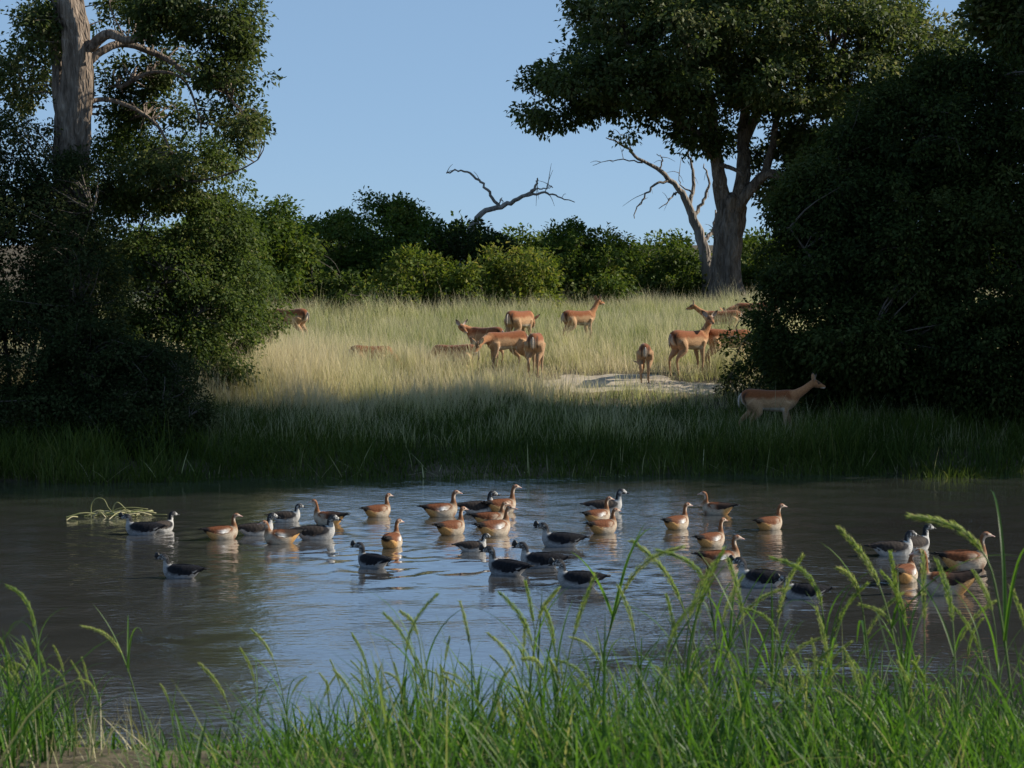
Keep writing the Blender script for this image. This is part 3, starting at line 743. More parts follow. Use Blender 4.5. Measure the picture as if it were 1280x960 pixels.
tag(obj('dry_grass', blades('dry_grass', np.stack([x, y, height(x, y) - .02], -1), hh, rg.uniform(.006, .013, len(x)), rg, 3, .22, .35, tone=tone), M['straw']),
    'pale dry meadow grass covering the clearing where the antelopes graze', 'grass', kind='stuff')
# green fringe along the far water's edge
x, y = scatter(170000, 32.0, 46, 3.0, rg)
t = y - shore(x)
den = fbm(x * .9, y * 1.4, 111)
hm = fbm(x * .35 + 4, y * .2, 112)
ok = (t > -.55 + 1.3 * (hm - .5)) & (t < 4.0 + 4.4 * sstep(-4.5, 2.5, x) + 3 * (hm - .5)) & (rg.uniform(0, 1, len(x)) < sstep(.18, .45, den)) & ~((sand_in(x, y) < 1.7) & (rg.uniform(0, 1, len(x)) > .06)) & ~((y > 41.2) & (x > .4) & (x < 4.4) & (rg.uniform(0, 1, len(x)) > .35))
x, y, t, hm = x[ok], y[ok], t[ok], hm[ok]
hm = hm * np.where((y > 40.8) & (x > .2) & (x < 4.4), .35, 1)
hh = (.18 + .5 * hm + .25 * sstep(3, 8, np.abs(x))) * rg.uniform(.6, 1.3, len(x)) * np.interp(t, [-.5, 0, .6, 2, 5, 9], [.45, .7, .9, 1.05, .75, .6]) * (.65 + .7 * fbm(x * .8, y * .8, 117))
hh = hh * (1 + .7 * (np.abs(x - 4.7) < 1.5) * (y < 38.2) * (y > 36.5))
tone = np.clip(.35 + .5 * (fbm(x * .6, y * .6, 113) - .5) + rg.normal(0, .2, len(x)), 0, 1)
tag(obj('bank_grass', blades('bank_grass', np.stack([x, y, height(x, y) - .02], -1), hh, rg.uniform(.010, .024, len(x)), rg, 4, .3, .6, tone=tone), M['wetgrass']),
    'lush green grass fringing the far edge of the pond', 'grass', kind='stuff')
# flattened pale stalks lying along the far water line
n = 260
x = rg.uniform(-9.5, 11, n); y = shore(x) + rg.uniform(-.35, .25, n)
db = np.stack([x, y, np.maximum(height(x, y), 0) + .015], -1)
tag(obj('drift_litter', blades('drift_litter', db, rg.uniform(.15, .6, n), rg.uniform(.01, .03, n), rg, 3, 1.5, .15), M['debris']),
    'flattened pale stalks strewn along the far water line', 'plant litter', kind='stuff')
# floating tangle of broken stalks
fp = W(148, 645)
ft = thing('floating_stalks', tuple(fp), 0, 'tangle of broken yellow stalks floating near the shaded thicket', 'plant debris')
tb = Tubes(); rr = np.random.default_rng(9)
for i in range(46):
    c = np.array([rr.normal(0, .22), rr.normal(0, .16), .01]); a = rr.normal(0, .5); l = rr.uniform(.15, .5)
    d = np.array([math.cos(a), math.sin(a), 0]) * l
    tb.add(spline(np.array([c - d / 2, c + [0, 0, rr.uniform(.01, .08)], c + d / 2 + [0, 0, rr.uniform(-.01, .05)]]), 6), rr.uniform(.005, .011), 4, 0, i)
me = tb.mesh('stalk_mat'); me.attributes.new('rnd', 'FLOAT', 'FACE').data.foreach_set('value', np.repeat(rr.uniform(0, 1, len(me.polygons) // 8 + 1), 8)[:len(me.polygons)].astype(np.float32))
obj('stalk_mat', me, M['debris'], ft)
for pts in ([(-.42, .1, -.02), (-.42, .1, .14), (-.34, .08, .25), (-.22, .05, .24), (-.15, .02, .12), (-.05, 0, .02)], [(-.1, 0, .02), (-.06, 0, .16), (0, 0, .2), (.1, .03, .1), (.16, .05, .02)], [(-.15, 0, .02), (-.02, .03, .1), (.2, .05, .12), (.42, .1, .09)]):
    tb = Tubes(); tb.add(spline(np.array(pts), 14), np.linspace(.010, .006, 14), 5)
    me = tb.mesh('bent_stalk'); me.attributes.new('rnd', 'FLOAT', 'FACE').data.foreach_set('value', np.full(len(me.polygons), .2, np.float32))
    obj('bent_stalk', me, M['debris'], ft)

# ------------------------------------------------------------------ birds
def loft(st, nseg, nring, z_fix=None):
    """st rows: x, z, half width, half height, tilt(rad); returns V (n*nring,3), F, s along, angle"""
    s = spline(st, nseg)
    s[:, 2:4] = np.maximum(s[:, 2:4], .002)
    a = np.arange(nring) / nring * 2 * math.pi
    ca, sa = np.cos(a), np.sin(a)
    V = np.zeros((nseg, nring, 3))
    for i, (x, z, hw, hh, ti) in enumerate(s):
        yy = hw * sa; up = hh * ca
        V[i, :, 0] = x - up * math.sin(ti); V[i, :, 1] = yy; V[i, :, 2] = z + up * math.cos(ti)
    idx = np.arange(nseg * nring).reshape(nseg, nring)
    A, B = idx[:-1], idx[1:]
    F = np.stack([A, np.roll(A, -1, 1), np.roll(B, -1, 1), B], -1).reshape(-1, 4)
    n0 = nseg * nring
    caps = [s[0, [0, 1]], s[-1, [0, 1]]]
    V = np.vstack([V.reshape(-1, 3), [[caps[0][0], 0, caps[0][1]], [caps[1][0], 0, caps[1][1]]]])
    c0, c1 = idx[0], idx[-1]
    F = np.vstack([F, np.stack([np.roll(c0, -1), c0, np.full(nring, n0), np.full(nring, n0)], -1), np.stack([c1, np.roll(c1, -1), np.full(nring, n0 + 1), np.full(nring, n0 + 1)], -1)])
    S = np.concatenate([np.repeat(np.linspace(0, 1, nseg), nring), [0, 1]])
    A_ = np.concatenate([np.tile(a, nseg), [0, 0]])
    return V, F, S, A_

def mixc(c, d, w):
    w = np.clip(w, 0, 1)[:, None]
    return c * (1 - w) + np.asarray(d) * w

def yawed(V, piv, w, yaw):
    a = math.radians(yaw) * w
    x, y = V[:, 0] - piv, V[:, 1].copy()
    V = V.copy()
    V[:, 0] = piv + x * np.cos(a) - y * np.sin(a); V[:, 1] = x * np.sin(a) + y * np.cos(a)
    return V

def colmesh(name, V, F, C, smooth=True):
    C = np.concatenate([C, np.ones((len(C), 1))], 1)
    return tri_safe(name, V, F, smooth, {'Col': ('POINT', 'FLOAT_COLOR', C)})

def ball(c, r, sc=(1, 1, 1), n=8):
    st = np.array([[math.cos(t) * -1, 0, math.sin(t), math.sin(t), 0] for t in np.linspace(.05, math.pi - .05, n)])
    V, F, S, A = loft(st, n + 3, 10)
    return V * r * np.array(sc) + np.asarray(c), F

def make_bird(kind, loc, head, sc, nk, hyaw, label, seed):
    rng = np.random.default_rng(seed)
    t = thing('goose' if kind == 'goose' else 'duck', (loc[0], loc[1], 0), math.radians(head), label, 'goose' if kind == 'goose' else 'duck',
              'flock of waterfowl on the pond', sc)
    R_ = math.radians
    if kind == 'goose':
        nz = .165 * nk
        lean = .02 * rng.uniform(-1, 1.5)
        st = np.array([
            (-.355, .190, .012, .008, R_(12)), (-.32, .182, .038, .022, R_(12)), (-.265, .152, .078, .058, R_(10)), (-.195, .112, .114, .104, R_(5)), (-.095, .082, .142, .138, 0), (.02, .075, .152, .148, 0),
            (.115, .085, .140, .145, R_(8)), (.185, .115, .108, .125, R_(25)), (.222, .165, .072, .088, R_(50)), (.228, .215, .049, .058, R_(72)),
            (.222 + lean * .3, .215 + nz * .30, .035, .041, R_(88)), (.216 + lean * .7, .215 + nz * .62, .030, .034, R_(93)), (.224 + lean, .215 + nz * .88, .030, .034, R_(80)),
            (.246 + lean, .215 + nz + .012, .036, .039, R_(42)), (.280 + lean, .215 + nz + .022, .034, .035, R_(5)), (.310 + lean, .215 + nz + .014, .023, .024, R_(-8)), (.328 + lean, .215 + nz + .007, .016, .018, R_(-12))])
        hp = (.260 + lean, .215 + nz + .018)
    else:
        nz = .115 * nk
        lean = rng.uniform(-.01, .015)
        st = np.array([
            (-.365, .150, .012, .008, R_(4)), (-.325, .146, .040, .020, R_(4)), (-.258, .126, .086, .060, R_(4)), (-.18, .095, .118, .106, R_(2)), (-.08, .070, .142, .132, 0), (.04, .064, .147, .138, 0),
            (.125, .075, .132, .135, R_(8)), (.185, .105, .103, .118, R_(28)), (.218, .150, .070, .088, R_(55)), (.227, .192, .051, .060, R_(76)),
            (.226 + lean, .192 + nz * .35, .043, .050, R_(88)), (.226 + lean, .192 + nz * .7, .040, .046, R_(85)), (.236 + lean, .192 + nz * .95, .043, .049, R_(66)),
            (.262 + lean, .192 + nz * 1.05 + .016, .047, .052, R_(30)), (.302 + lean, .192 + nz * 1.05 + .018, .042, .045, R_(0)), (.336 + lean, .192 + nz * 1.05 + .004, .028, .030, R_(-6)), (.354 + lean, .192 + nz * 1.05 - .004, .020, .022, R_(-8))])
        hp = (.278 + lean, .192 + nz * 1.05 + .018)
    V, F, S, A = loft(st, 54, 18)
    k = S * (len(st) - 1)                                     # station index along the bird
    side = np.cos(A) + .30 * (fbm(V[:, 0] * 26 + seed, V[:, 2] * 26 + V[:, 1] * 19, seed) - .5)                                          # 1 top, -1 bottom
    if kind == 'goose':
        C = np.tile(np.array([.46, .385, .295]), (len(V), 1))                         # greyish buff flanks
        C = mixc(C, (.16, .060, .024), sstep(.05, .45, side) * sstep(9, 7, k))        # chestnut back
        C = mixc(C, (.58, .32, .115), sstep(4.3, 3.3, k) * sstep(.5, .1, side))      # buff under tail
        C = mixc(C, (.012, .011, .010), sstep(1.9, 1.4, k) + sstep(3.0, 2.4, k) * sstep(.3, .6, side))    # black tail and rump
        C = mixc(C, (.29, .175, .10), sstep(7.6, 9.0, k))                              # neck
        C = mixc(C, (.22, .095, .04), sstep(8.6, 9.6, k) * sstep(-.2, .5, side) * sstep(14, 12.6, k))     # rusty hind neck
        C = mixc(C, (.20, .08, .035), np.exp(-((k - 9.6) / .5) ** 2) * .8)           # collar
        C = mixc(C, (.58, .47, .37), sstep(10.0, 11.2, k) * sstep(.2, -.3, side))    # pale fore neck
        C = mixc(C, (.60, .50, .40), sstep(12.6, 13.4, k))                           # pale face
        C = mixc(C, (.24, .09, .035), sstep(12.4, 13.2, k) * sstep(.62, .85, side) * sstep(15.6, 14.8, k))  # crown
        C = mixc(C, (.17, .055, .02), np.exp(-((k - 13.7) / .65) ** 2) * sstep(-.35, .0, side) * sstep(.8, .4, side) * 1.1)  # eye patch
        C = mixc(C, (.20, .08, .035), np.exp(-((k - 6.9) / .35) ** 2) * sstep(.0, -.6, side) * .8)          # breast spot
    else:
        C = np.tile(np.array([.36, .355, .35] if kind == 'drake' else [.50, .485, .46]), (len(V), 1))  # drake base and neck greyer than the hen's: shade put into the plumage
        if kind == 'drake': C = mixc(C, (.30, .31, .33), sstep(7.2, 5.5, k) * sstep(3.0, 4.0, k) * .9)  # bluish grey shade painted over the drake's white flank
        C = mixc(C, (.014, .014, .018), sstep(-.22, .06, side) * sstep(8.6, 7.6, k))
        C = mixc(C, (.014, .013, .014), sstep(1.6, 1.1, k))
        C = mixc(C, (.42, .41, .39) if kind == 'drake' else (.56, .545, .51), sstep(8.4, 9.2, k))
        C = mixc(C, (.02, .02, .022), sstep(8.6, 9.4, k) * sstep(.25, .6, side) * sstep(14.4, 13.6, k))   # black nape
        spk = (vnoise(V[:, 0] * 85 + seed, V[:, 2] * 85 + V[:, 1] * 60, seed) > .44) * sstep(9.6, 11.2, k) * sstep(15.6, 14.8, k)
        C = mixc(C, (.03, .03, .033), spk * .9)
        C = mixc(C, (.03, .03, .03), np.exp(-((k - 7.0) / .3) ** 2) * sstep(.3, .1, side) * .55 * sstep(-.7, -.3, side))
    C = C * (1 + rng.normal(0, .05))
    hw_ = sstep(9.5, 12.8, k)
    piv = st[11][0]
    V = yawed(V, piv, hw_, hyaw)
    obj('body', colmesh('body', V, F, C), M['feather'], t)
    one = lambda X: yawed(np.asarray(X, float), piv, np.ones(len(X)), hyaw)
    # bill
    hx, hz = st[-1][0], st[-1][1]
    if kind == 'goose':
        bs = np.array([(hx - .012, hz, .015, .017, 0), (hx + .012, hz - .004, .013, .013, R_(-6)), (hx + .036, hz - .012, .012, .008, R_(-8)), (hx + .052, hz - .017, .008, .005, R_(-8))])
    else:
        bs = np.array([(hx - .012, hz, .018, .019, 0), (hx + .015, hz - .006, .015, .014, R_(-6)), (hx + .040, hz - .013, .015, .009, R_(-8)), (hx + .058, hz - .018, .010, .005, R_(-8))])
    BV, BF, _, _ = loft(bs, 9, 10)
    bill = obj('bill', tri_safe('bill', one(BV), BF), M['bill_pink' if kind == 'goose' else 'bill_black'], t)
    if kind == 'drake':
        kv = np.array([(hx - .030, hz + .022, .007, .014, 0), (hx - .016, hz + .036, .016, .032, 0), (hx + .010, hz + .048, .019, .046, 0), (hx + .040, hz + .044, .016, .038, 0), (hx + .056, hz + .026, .007, .018, 0)])
        KV, KF, _, _ = loft(kv, 12, 10)
        obj('bill_knob', tri_safe('bill_knob', one(KV), KF), M['bill_black'], bill)
    for s_ in (-1, 1):
        EV, EF = ball((hp[0] + .006, s_ * (.033 if kind == 'goose' else .044), hp[1] + .004), .0075, n=6)
        obj('eye', tri_safe('eye', one(EV), EF), M['eye'], t)
    # folded wings, each a tapered shield of overlapping feathers against the flank
    raised = .05 if 'lifted' in label else 0.0
    for s_ in (-1, 1):
        n1_, n2_ = 20, 9
        u = np.linspace(0, 1, n1_)[:, None]; v = np.linspace(0, 1, n2_)[None]
        xx = .150 - .520 * u + 0 * v
        prof = np.interp(u, [0, .12, .35, .6, .8, 1], [.3, .85, 1.0, .85, .55, .10])
        top = np.interp(u, [0, .12, .35, .6, .8, 1], [.195, .226, .232, .222, .218, .214] if kind == 'goose' else [.180, .206, .210, .200, .186, .160]) + raised * sstep(.4, 1, u)
        dep = (1.12 if kind == 'drake' else 1.0) * (1 + .22 * (vnoise(u * 11 + seed, u * 0 + s_, seed) - .5) + .10 * np.abs(np.sin(u * 24))) * (.110 if kind == 'goose' else .130) * prof
        half = np.interp(u, [0, .12, .35, .6, .8, 1], [.095, .135, .152, .128, .080, .03])
        ang = v * 1.35
        yy = s_ * (half * np.sin(np.minimum(ang + .12, 1.57)) ** .8)
        zz = top - dep * (1 - np.cos(ang)) / (1 - math.cos(1.35)) + .008 * np.sin(u * 40) * v * u
        thick = .007 * np.sin(np.pi * np.clip(v * .9 + .1, 0, 1)) * np.ones_like(u)
        yy = yy + s_ * thick
        O = np.stack([xx, yy, zz], -1); I = np.stack([xx, yy * .80, zz - .012], -1)
        VV = np.concatenate([O.reshape(-1, 3), I.reshape(-1, 3)])
        id_ = np.arange(n1_ * n2_).reshape(n1_, n2_); o2 = n1_ * n2_
        q = np.stack([id_[:-1, :-1], id_[:-1, 1:], id_[1:, 1:], id_[1:, :-1]], -1).reshape(-1, 4)
        q2 = q[:, ::-1] + o2
        rim = np.concatenate([id_[0, :], id_[1:, -1], id_[-1, -2::-1], id_[-2:0:-1, 0]])
        q3 = np.stack([rim, np.roll(rim, -1), np.roll(rim, -1) + o2, rim + o2], -1)
        FF = np.concatenate([q, q2, q3])
        uu = np.tile((u + 0 * v).ravel(), 2); vv = np.tile((v + 0 * u).ravel(), 2)
        if kind == 'goose':
            WC = np.tile(np.array([.23, .095, .04]), (len(VV), 1))
            WC = np.tile(np.array([.15, .052, .021]), (len(VV), 1)) * (1 + .25 * np.sin(uu * 55 + vv * 9))[:, None]
            WC = mixc(WC, (.42, .335, .25), sstep(.34, .14, uu) * .7 * sstep(.3, .7, vv))
            if seed % 2 == 0: WC = mixc(WC, (.74, .72, .68), np.exp(-((uu - .30) / .14) ** 2) * sstep(.55, .8, vv))
            WC = mixc(WC, (.015, .014, .014), sstep(.68, .82, uu))
            if raised or head > 130: WC = mixc(WC, (.02, .018, .016), sstep(.25, .4, uu) * .85)  # lifted wing is black; geese heading away from the sun get painted shade
        else:
            WC = np.tile(np.array([.010, .010, .013] if kind == 'drake' else [.040, .031, .026]), (len(VV), 1)) * (1 + .5 * np.sin(uu * 48 + vv * 7))[:, None]
        obj('wing', colmesh('wing', VV, FF, WC), M['feather'], t)
    # tail fan
    tb_ = []
    n1_ = 5
    tv = np.array([(-.30, -.045, .178), (-.30, .045, .178), (-.405, .05, .202), (-.42, .018, .206), (-.42, -.018, .206), (-.405, -.05, .202)])
    if kind != 'goose': tv[:, 2] = tv[:, 2] * .5 + .052
    TV = np.vstack([tv, tv + [0, 0, -.012]])
    TF = np.array([(0, 1, 2, 3), (0, 3, 4, 5), (6, 9, 8, 7), (6, 11, 10, 9), (0, 6, 7, 1), (1, 7, 8, 2), (2, 8, 9, 3), (3, 9, 10, 4), (4, 10, 11, 5), (5, 11, 6, 0)])
    obj('tail', colmesh('tail', TV, TF, np.tile([.013, .012, .012], (12, 1)), False), M['feather'], t)
    return t

for i, (bd, p) in enumerate(zip(BIRDS, BPOS)):
    turn = [14, 26, 8, 20, 32][i % 5] if bd[0] == 'goose' and bd[3] < 35 and 'long' not in bd[7] else 0     # most geese swim partly away from the viewer
    make_bird(bd[0], p, bd[3] + turn, bd[4] * (.82 if bd[1] < 450 else .90), bd[5], bd[6], bd[7], 200 + i)

# ------------------------------------------------------------------ antelopes
def chain(tb, pts, rad, n=12, sides=12):
    c = spline(np.column_stack([np.asarray(pts, float), rad]), n)
    tb.add(c[:, :3], np.maximum(c[:, 3], .008), sides)
    T0 = c[0, :3] - c[1, :3]; T0 /= np.linalg.norm(T0)
    # close the start
    k = tb.n; first = tb.n - (n * sides + 1)
    tb.V.append((c[0, :3] + T0 * c[0, 3] * .5)[None]); tb.n += 1
    f = first + np.arange(sides)
    tb.F.append(np.stack([np.roll(f, -1), f, np.full(sides, k), np.full(sides, k)], -1))

POSES = {
    'alert':  dict(neck=[(.34, 0, .76), (.46, 0, .90), (.55, 0, 1.06)], nose=(.76, 0, 1.00)),
    'walk':   dict(neck=[(.38, 0, .75), (.54, 0, .84), (.70, 0, .96)], nose=(.90, 0, .88)),
    'graze':  dict(neck=[(.38, 0, .70), (.56, .02, .56), (.70, .04, .36)], nose=(.74, .06, .12)),
    'lower':  dict(neck=[(.38, 0, .72), (.54, .06, .70), (.68, .12, .62)], nose=(.82, .18, .46)),
    'back_l': dict(neck=[(.34, 0, .76), (.44, .03, .92), (.46, .06, 1.06)], nose=(.30, .24, 1.00)),
    'back_r': dict(neck=[(.34, 0, .76), (.44, -.03, .92), (.46, -.06, 1.06)], nose=(.36, -.26, .98)),
    'groom':  dict(neck=[(.34, 0, .74), (.46, .14, .84), (.40, .30, .86)], nose=(.20, .34, .74)),
}
def fold_legs(lie):
    legs = []
    for s in (-1, 1):
        if lie:
            legs.append(('f', [(.28, s * .09, .60), (.24, s * .12, .46), (.40, s * .14, .36), (.26, s * .14, .34), (.16, s * .14, .35)], [.08, .05, .028, .02, .02]))
            legs.append(('h', [(-.33, s * .09, .64), (-.18, s * .15, .46), (-.40, s * .16, .36), (-.22, s * .17, .34), (-.14, s * .17, .35)], [.12, .08, .03, .02, .02]))
        else:
            legs.append(('f', s)); legs.append(('h', s))
    return legs

def antelope_parts(pose, stride=0.0, lie=False, seed=0):
    tb = Tubes(); segs = []
    torso = np.array([(-.485, .73, .045, .06), (-.45, .725, .085, .11), (-.36, .715, .128, .155), (-.22, .695, .138, .168), (-.05, .675, .142, .172), (.12, .665, .138, .178),
                      (.26, .675, .122, .176), (.37, .70, .098, .148), (.44, .725, .065, .095), (.47, .735, .03, .045)])
    s = spline(torso, 26); a = np.arange(18) / 18 * 2 * math.pi
    V = np.stack([np.repeat(s[:, 0:1], 18, 1), s[:, 2:3] * np.sin(a), s[:, 1:2] + s[:, 3:4] * np.cos(a)], -1)
    idx = tb.n + np.arange(26 * 18).reshape(26, 18)
    tb.V.append(V.reshape(-1, 3)); tb.n += 26 * 18
    A_, B_ = idx[:-1], idx[1:]
    tb.F.append(np.stack([A_, np.roll(A_, -1, 1), np.roll(B_, -1, 1), B_], -1).reshape(-1, 4))
    for e, xz in ((0, (-.50, .73)), (25, (.48, .735))):
        k = tb.n; tb.V.append(np.array([[xz[0], 0, xz[1]]])); tb.n += 1
        f = idx[e]; tb.F.append(np.stack([np.roll(f, -1), f, np.full(18, k), np.full(18, k)], -1) if e == 0 else np.stack([f, np.roll(f, -1), np.full(18, k), np.full(18, k)], -1))
    for L in fold_legs(lie):
        if lie:
            pts, rad = L[1], L[2]
        else:
            s_ = L[1]; k = stride * s_
            if L[0] == 'f':
                pts = [(.27, s_ * .075, .64), (.25 + k * .04, s_ * .085, .50), (.285 + k * .12, s_ * .08, .29), (.28 + k * .20, s_ * .078, .09), (.30 + k * .22, s_ * .078, .012)]
                rad = [.085, .052, .029, .018, .024]
            else:
                pts = [(-.32, s_ * .075, .67), (-.25 - k * .05, s_ * .10, .50), (-.41 - k * .13, s_ * .085, .33), (-.385 - k * .22, s_ * .08, .09), (-.365 - k * .24, s_ * .08, .012)]
                rad = [.12, .085, .031, .020, .025]
        chain(tb, pts, rad, 16, 10)
        segs.append(pts)
    p = POSES[pose]
    nk = p['neck']
    chain(tb, [(.24, 0, .70)] + nk, [.13, .098, .068, .056], 14, 14)
    h0 = np.array(nk[-1]); h1 = np.array(p['nose']); d = (h1 - h0)
    chain(tb, [h0 - d * .12 + [0, 0, .01], h0 + d * .25, h0 + d * .62, h0 + d * .97], [.058, .066, .046, .030], 12, 12)
    return tb, segs, h0, h1

def antelope_colour(V, pose, segs):
    p = POSES[pose]; n = len(V)
    C = np.tile(np.array([.42, .185, .075]), (n, 1))
    nz_ = fbm(V[:, 0] * 9 + V[:, 1] * 5, V[:, 2] * 9 + V[:, 1] * 3, 17)
    sad = sstep(.675, .765, V[:, 2] + .07 * (nz_ - .5))
    C = mixc(np.tile(np.array([.53, .315, .165]), (n, 1)) * (.8 + .4 * nz_)[:, None], (.27, .088, .030), sad)                        # two-tone flank: saddle over fawn
    C = mixc(C, (.68, .60, .50), sstep(.585, .535, V[:, 2]) * (np.abs(V[:, 1]) < .13) * sstep(.32, .2, np.abs(V[:, 0])))    # white belly
    low = sstep(.56, .48, V[:, 2]) * (V[:, 0] < .40)
    C = mixc(C, (.47, .28, .15), low * .8)                                                            # legs
    C = mixc(C, (.66, .58, .48), sstep(.06, .03, np.abs(V[:, 1])) * sstep(-.38, -.43, V[:, 0]) * sstep(.80, .70, V[:, 2]) * sstep(.4, .5, V[:, 2]))  # pale rump
    st = np.exp(-((np.abs(V[:, 1]) - .078) / .016) ** 2) * sstep(-.36, -.42, V[:, 0]) * sstep(.50, .60, V[:, 2]) * sstep(.86, .78, V[:, 2])
    C = mixc(C, (.03, .022, .018), st * .9)                                                           # dark rump stripes
    C = mixc(C, (.02, .016, .014), sstep(.13, .10, V[:, 2]) * sstep(.065, .085, V[:, 2]) * 0 + sstep(.035, .02, V[:, 2]))   # hooves
    C = C * .84
    C = mixc(C, (.05, .035, .025), sstep(.42, .36, V[:, 2]) * sstep(.30, .33, V[:, 0]) * (V[:, 2] > .1) * .5)      # darker shin fronts
    # neck and head
    nk = np.array([(.30, 0, .72)] + list(p['neck'])); h0 = nk[-1]; h1 = np.array(p['nose'])
    def segd(a, b):
        a, b = np.asarray(a, float), np.asarray(b, float); ab = b - a
        t = np.clip(((V - a) @ ab) / (ab @ ab), 0, 1)
        return np.linalg.norm(V - (a + t[:, None] * ab), axis=1), t
    for a, b in zip(nk[1:-1], nk[2:]):
        d, t = segd(a, b)
        C = mixc(C, (.40, .18, .078), sstep(.14, .10, d))
    d, t = segd(h0, h1)
    C = mixc(C, (.36, .165, .07), sstep(.10, .08, d))
    C = mixc(C, (.10, .05, .025), sstep(.10, .08, d) * sstep(.1, .2, t) * sstep(.75, .5, t) * (V[:, 2] > (h0 + t[:, None] * (h1 - h0))[:, 2] + .025) * .8)      # dark blaze
    C = mixc(C, (.62, .52, .42), sstep(.10, .08, d) * sstep(.55, .7, t) * (V[:, 2] < (h0 + (h1 - h0) * .8)[2] - .008))
    C = mixc(C, (.03, .025, .022), sstep(.10, .08, d) * sstep(.97, 1.0, t))
    return C

def ear_mesh(L=.175, w=.040):
    n = 8; rows = []
    for i in range(n):
        f = i / (n - 1); ww = w * math.sin(math.pi * min(1, f * .86 + .14)) + .002
        for a in (-1, -.5, 0, .5, 1):
            rows.append((L * f, ww * a, -.022 * (1 - a * a) * math.sin(math.pi * f)))
    V = np.array(rows); V2 = V + [0, 0, -.005]
    idx = np.arange(n * 5).reshape(n, 5)
    q = np.stack([idx[:-1, :-1], idx[:-1, 1:], idx[1:, 1:], idx[1:, :-1]], -1).reshape(-1, 4)
    rim = np.concatenate([idx[0, :], idx[1:, -1], idx[-1, -2::-1], idx[-2:0:-1, 0]])
    F = np.concatenate([q, q[:, ::-1] + n * 5, np.stack([rim, np.roll(rim, -1), np.roll(rim, -1) + n * 5, rim + n * 5], -1)])
    f = np.tile(np.repeat(np.linspace(0, 1, n), 5), 2)
    C = np.tile([.52, .44, .38], (len(f), 1)); C[n * 5:] = (.40, .20, .09)
    C = mixc(C, (.03, .025, .022), sstep(.62, .85, f))
    return colmesh('ear', np.vstack([V, V2]), F, C)
EAR = ear_mesh()

# pixel x, distance, heading, scale, pose, stride, lying, label
ANTELOPES = [
 (964, 38.4, 4, 1.0, 'walk', .55, False, 'antelope walking alone in deep shade along the far bank, neck stretched forward'),
 (670, 45.2, 82, 1.0, 'graze', .15, False, 'antelope seen from behind with pale rump beside the pale sand patch, grazing'),
 (650, 49.8, 58, 1.0, 'lower', .2, False, 'antelope with dark rump stripe standing behind the grazing rump-on antelope'),
 (724, 51.0, 35, .90, 'alert', 0, False, 'antelope with raised head standing by itself in tall grass near the shrubs'),
 (606, 46.6, 140, .95, 'groom', 0, False, 'antelope turning its head back over its shoulder in the central group'),
 (632, 45.6, -148, .98, 'lower', .3, False, 'antelope bending low in front of the one turning its head back'),
 (568, 46.2, 165, .95, 'graze', 0, True, 'antelope lying down beside the central group, half hidden in grass'),
 (464, 46.0, 10, .85, 'graze', 0, True, 'antelope almost buried in the pale grass, only its back showing'),
 (362, 50.5, 150, .95, 'graze', 0, False, 'antelope half hidden behind the edge of the sunlit creeper bush'),
 (806, 44.6, 88, .86, 'graze', .15, False, 'small young antelope seen from behind, grazing at the end of the sand patch'),
 (862, 45.6, 40, 1.04, 'back_r', .1, False, 'antelope looking back over its shoulder with both ears raised at the shadow edge'),
 (910, 46.2, 12, 1.0, 'graze', 0, False, 'antelope grazing at the shadow edge beside the one looking back'),
 (902, 51.6, 176, .86, 'walk', 0, False, 'antelope with raised ears standing below the large tree trunk'),
 (944, 52.4, 172, .98, 'lower', 0, False, 'antelope behind leafy sprigs beside the dark thicket edge'),
]
tmp = []
for i, (px, d, hd, sc, pose, stride, lie, label) in enumerate(ANTELOPES):
    tb, segs, h0, h1 = antelope_parts(pose, stride, lie, i)
    me = tb.mesh('raw')
    o = bpy.data.objects.new('raw', me); COL.objects.link(o)
    md = o.modifiers.new('remesh', 'REMESH'); md.mode = 'VOXEL'; md.voxel_size = .0155; md.use_smooth_shade = True
    md = o.modifiers.new('smooth', 'SMOOTH'); md.factor = .5; md.iterations = 4
    tmp.append((o, segs, h0, h1))
dg = bpy.context.evaluated_depsgraph_get()
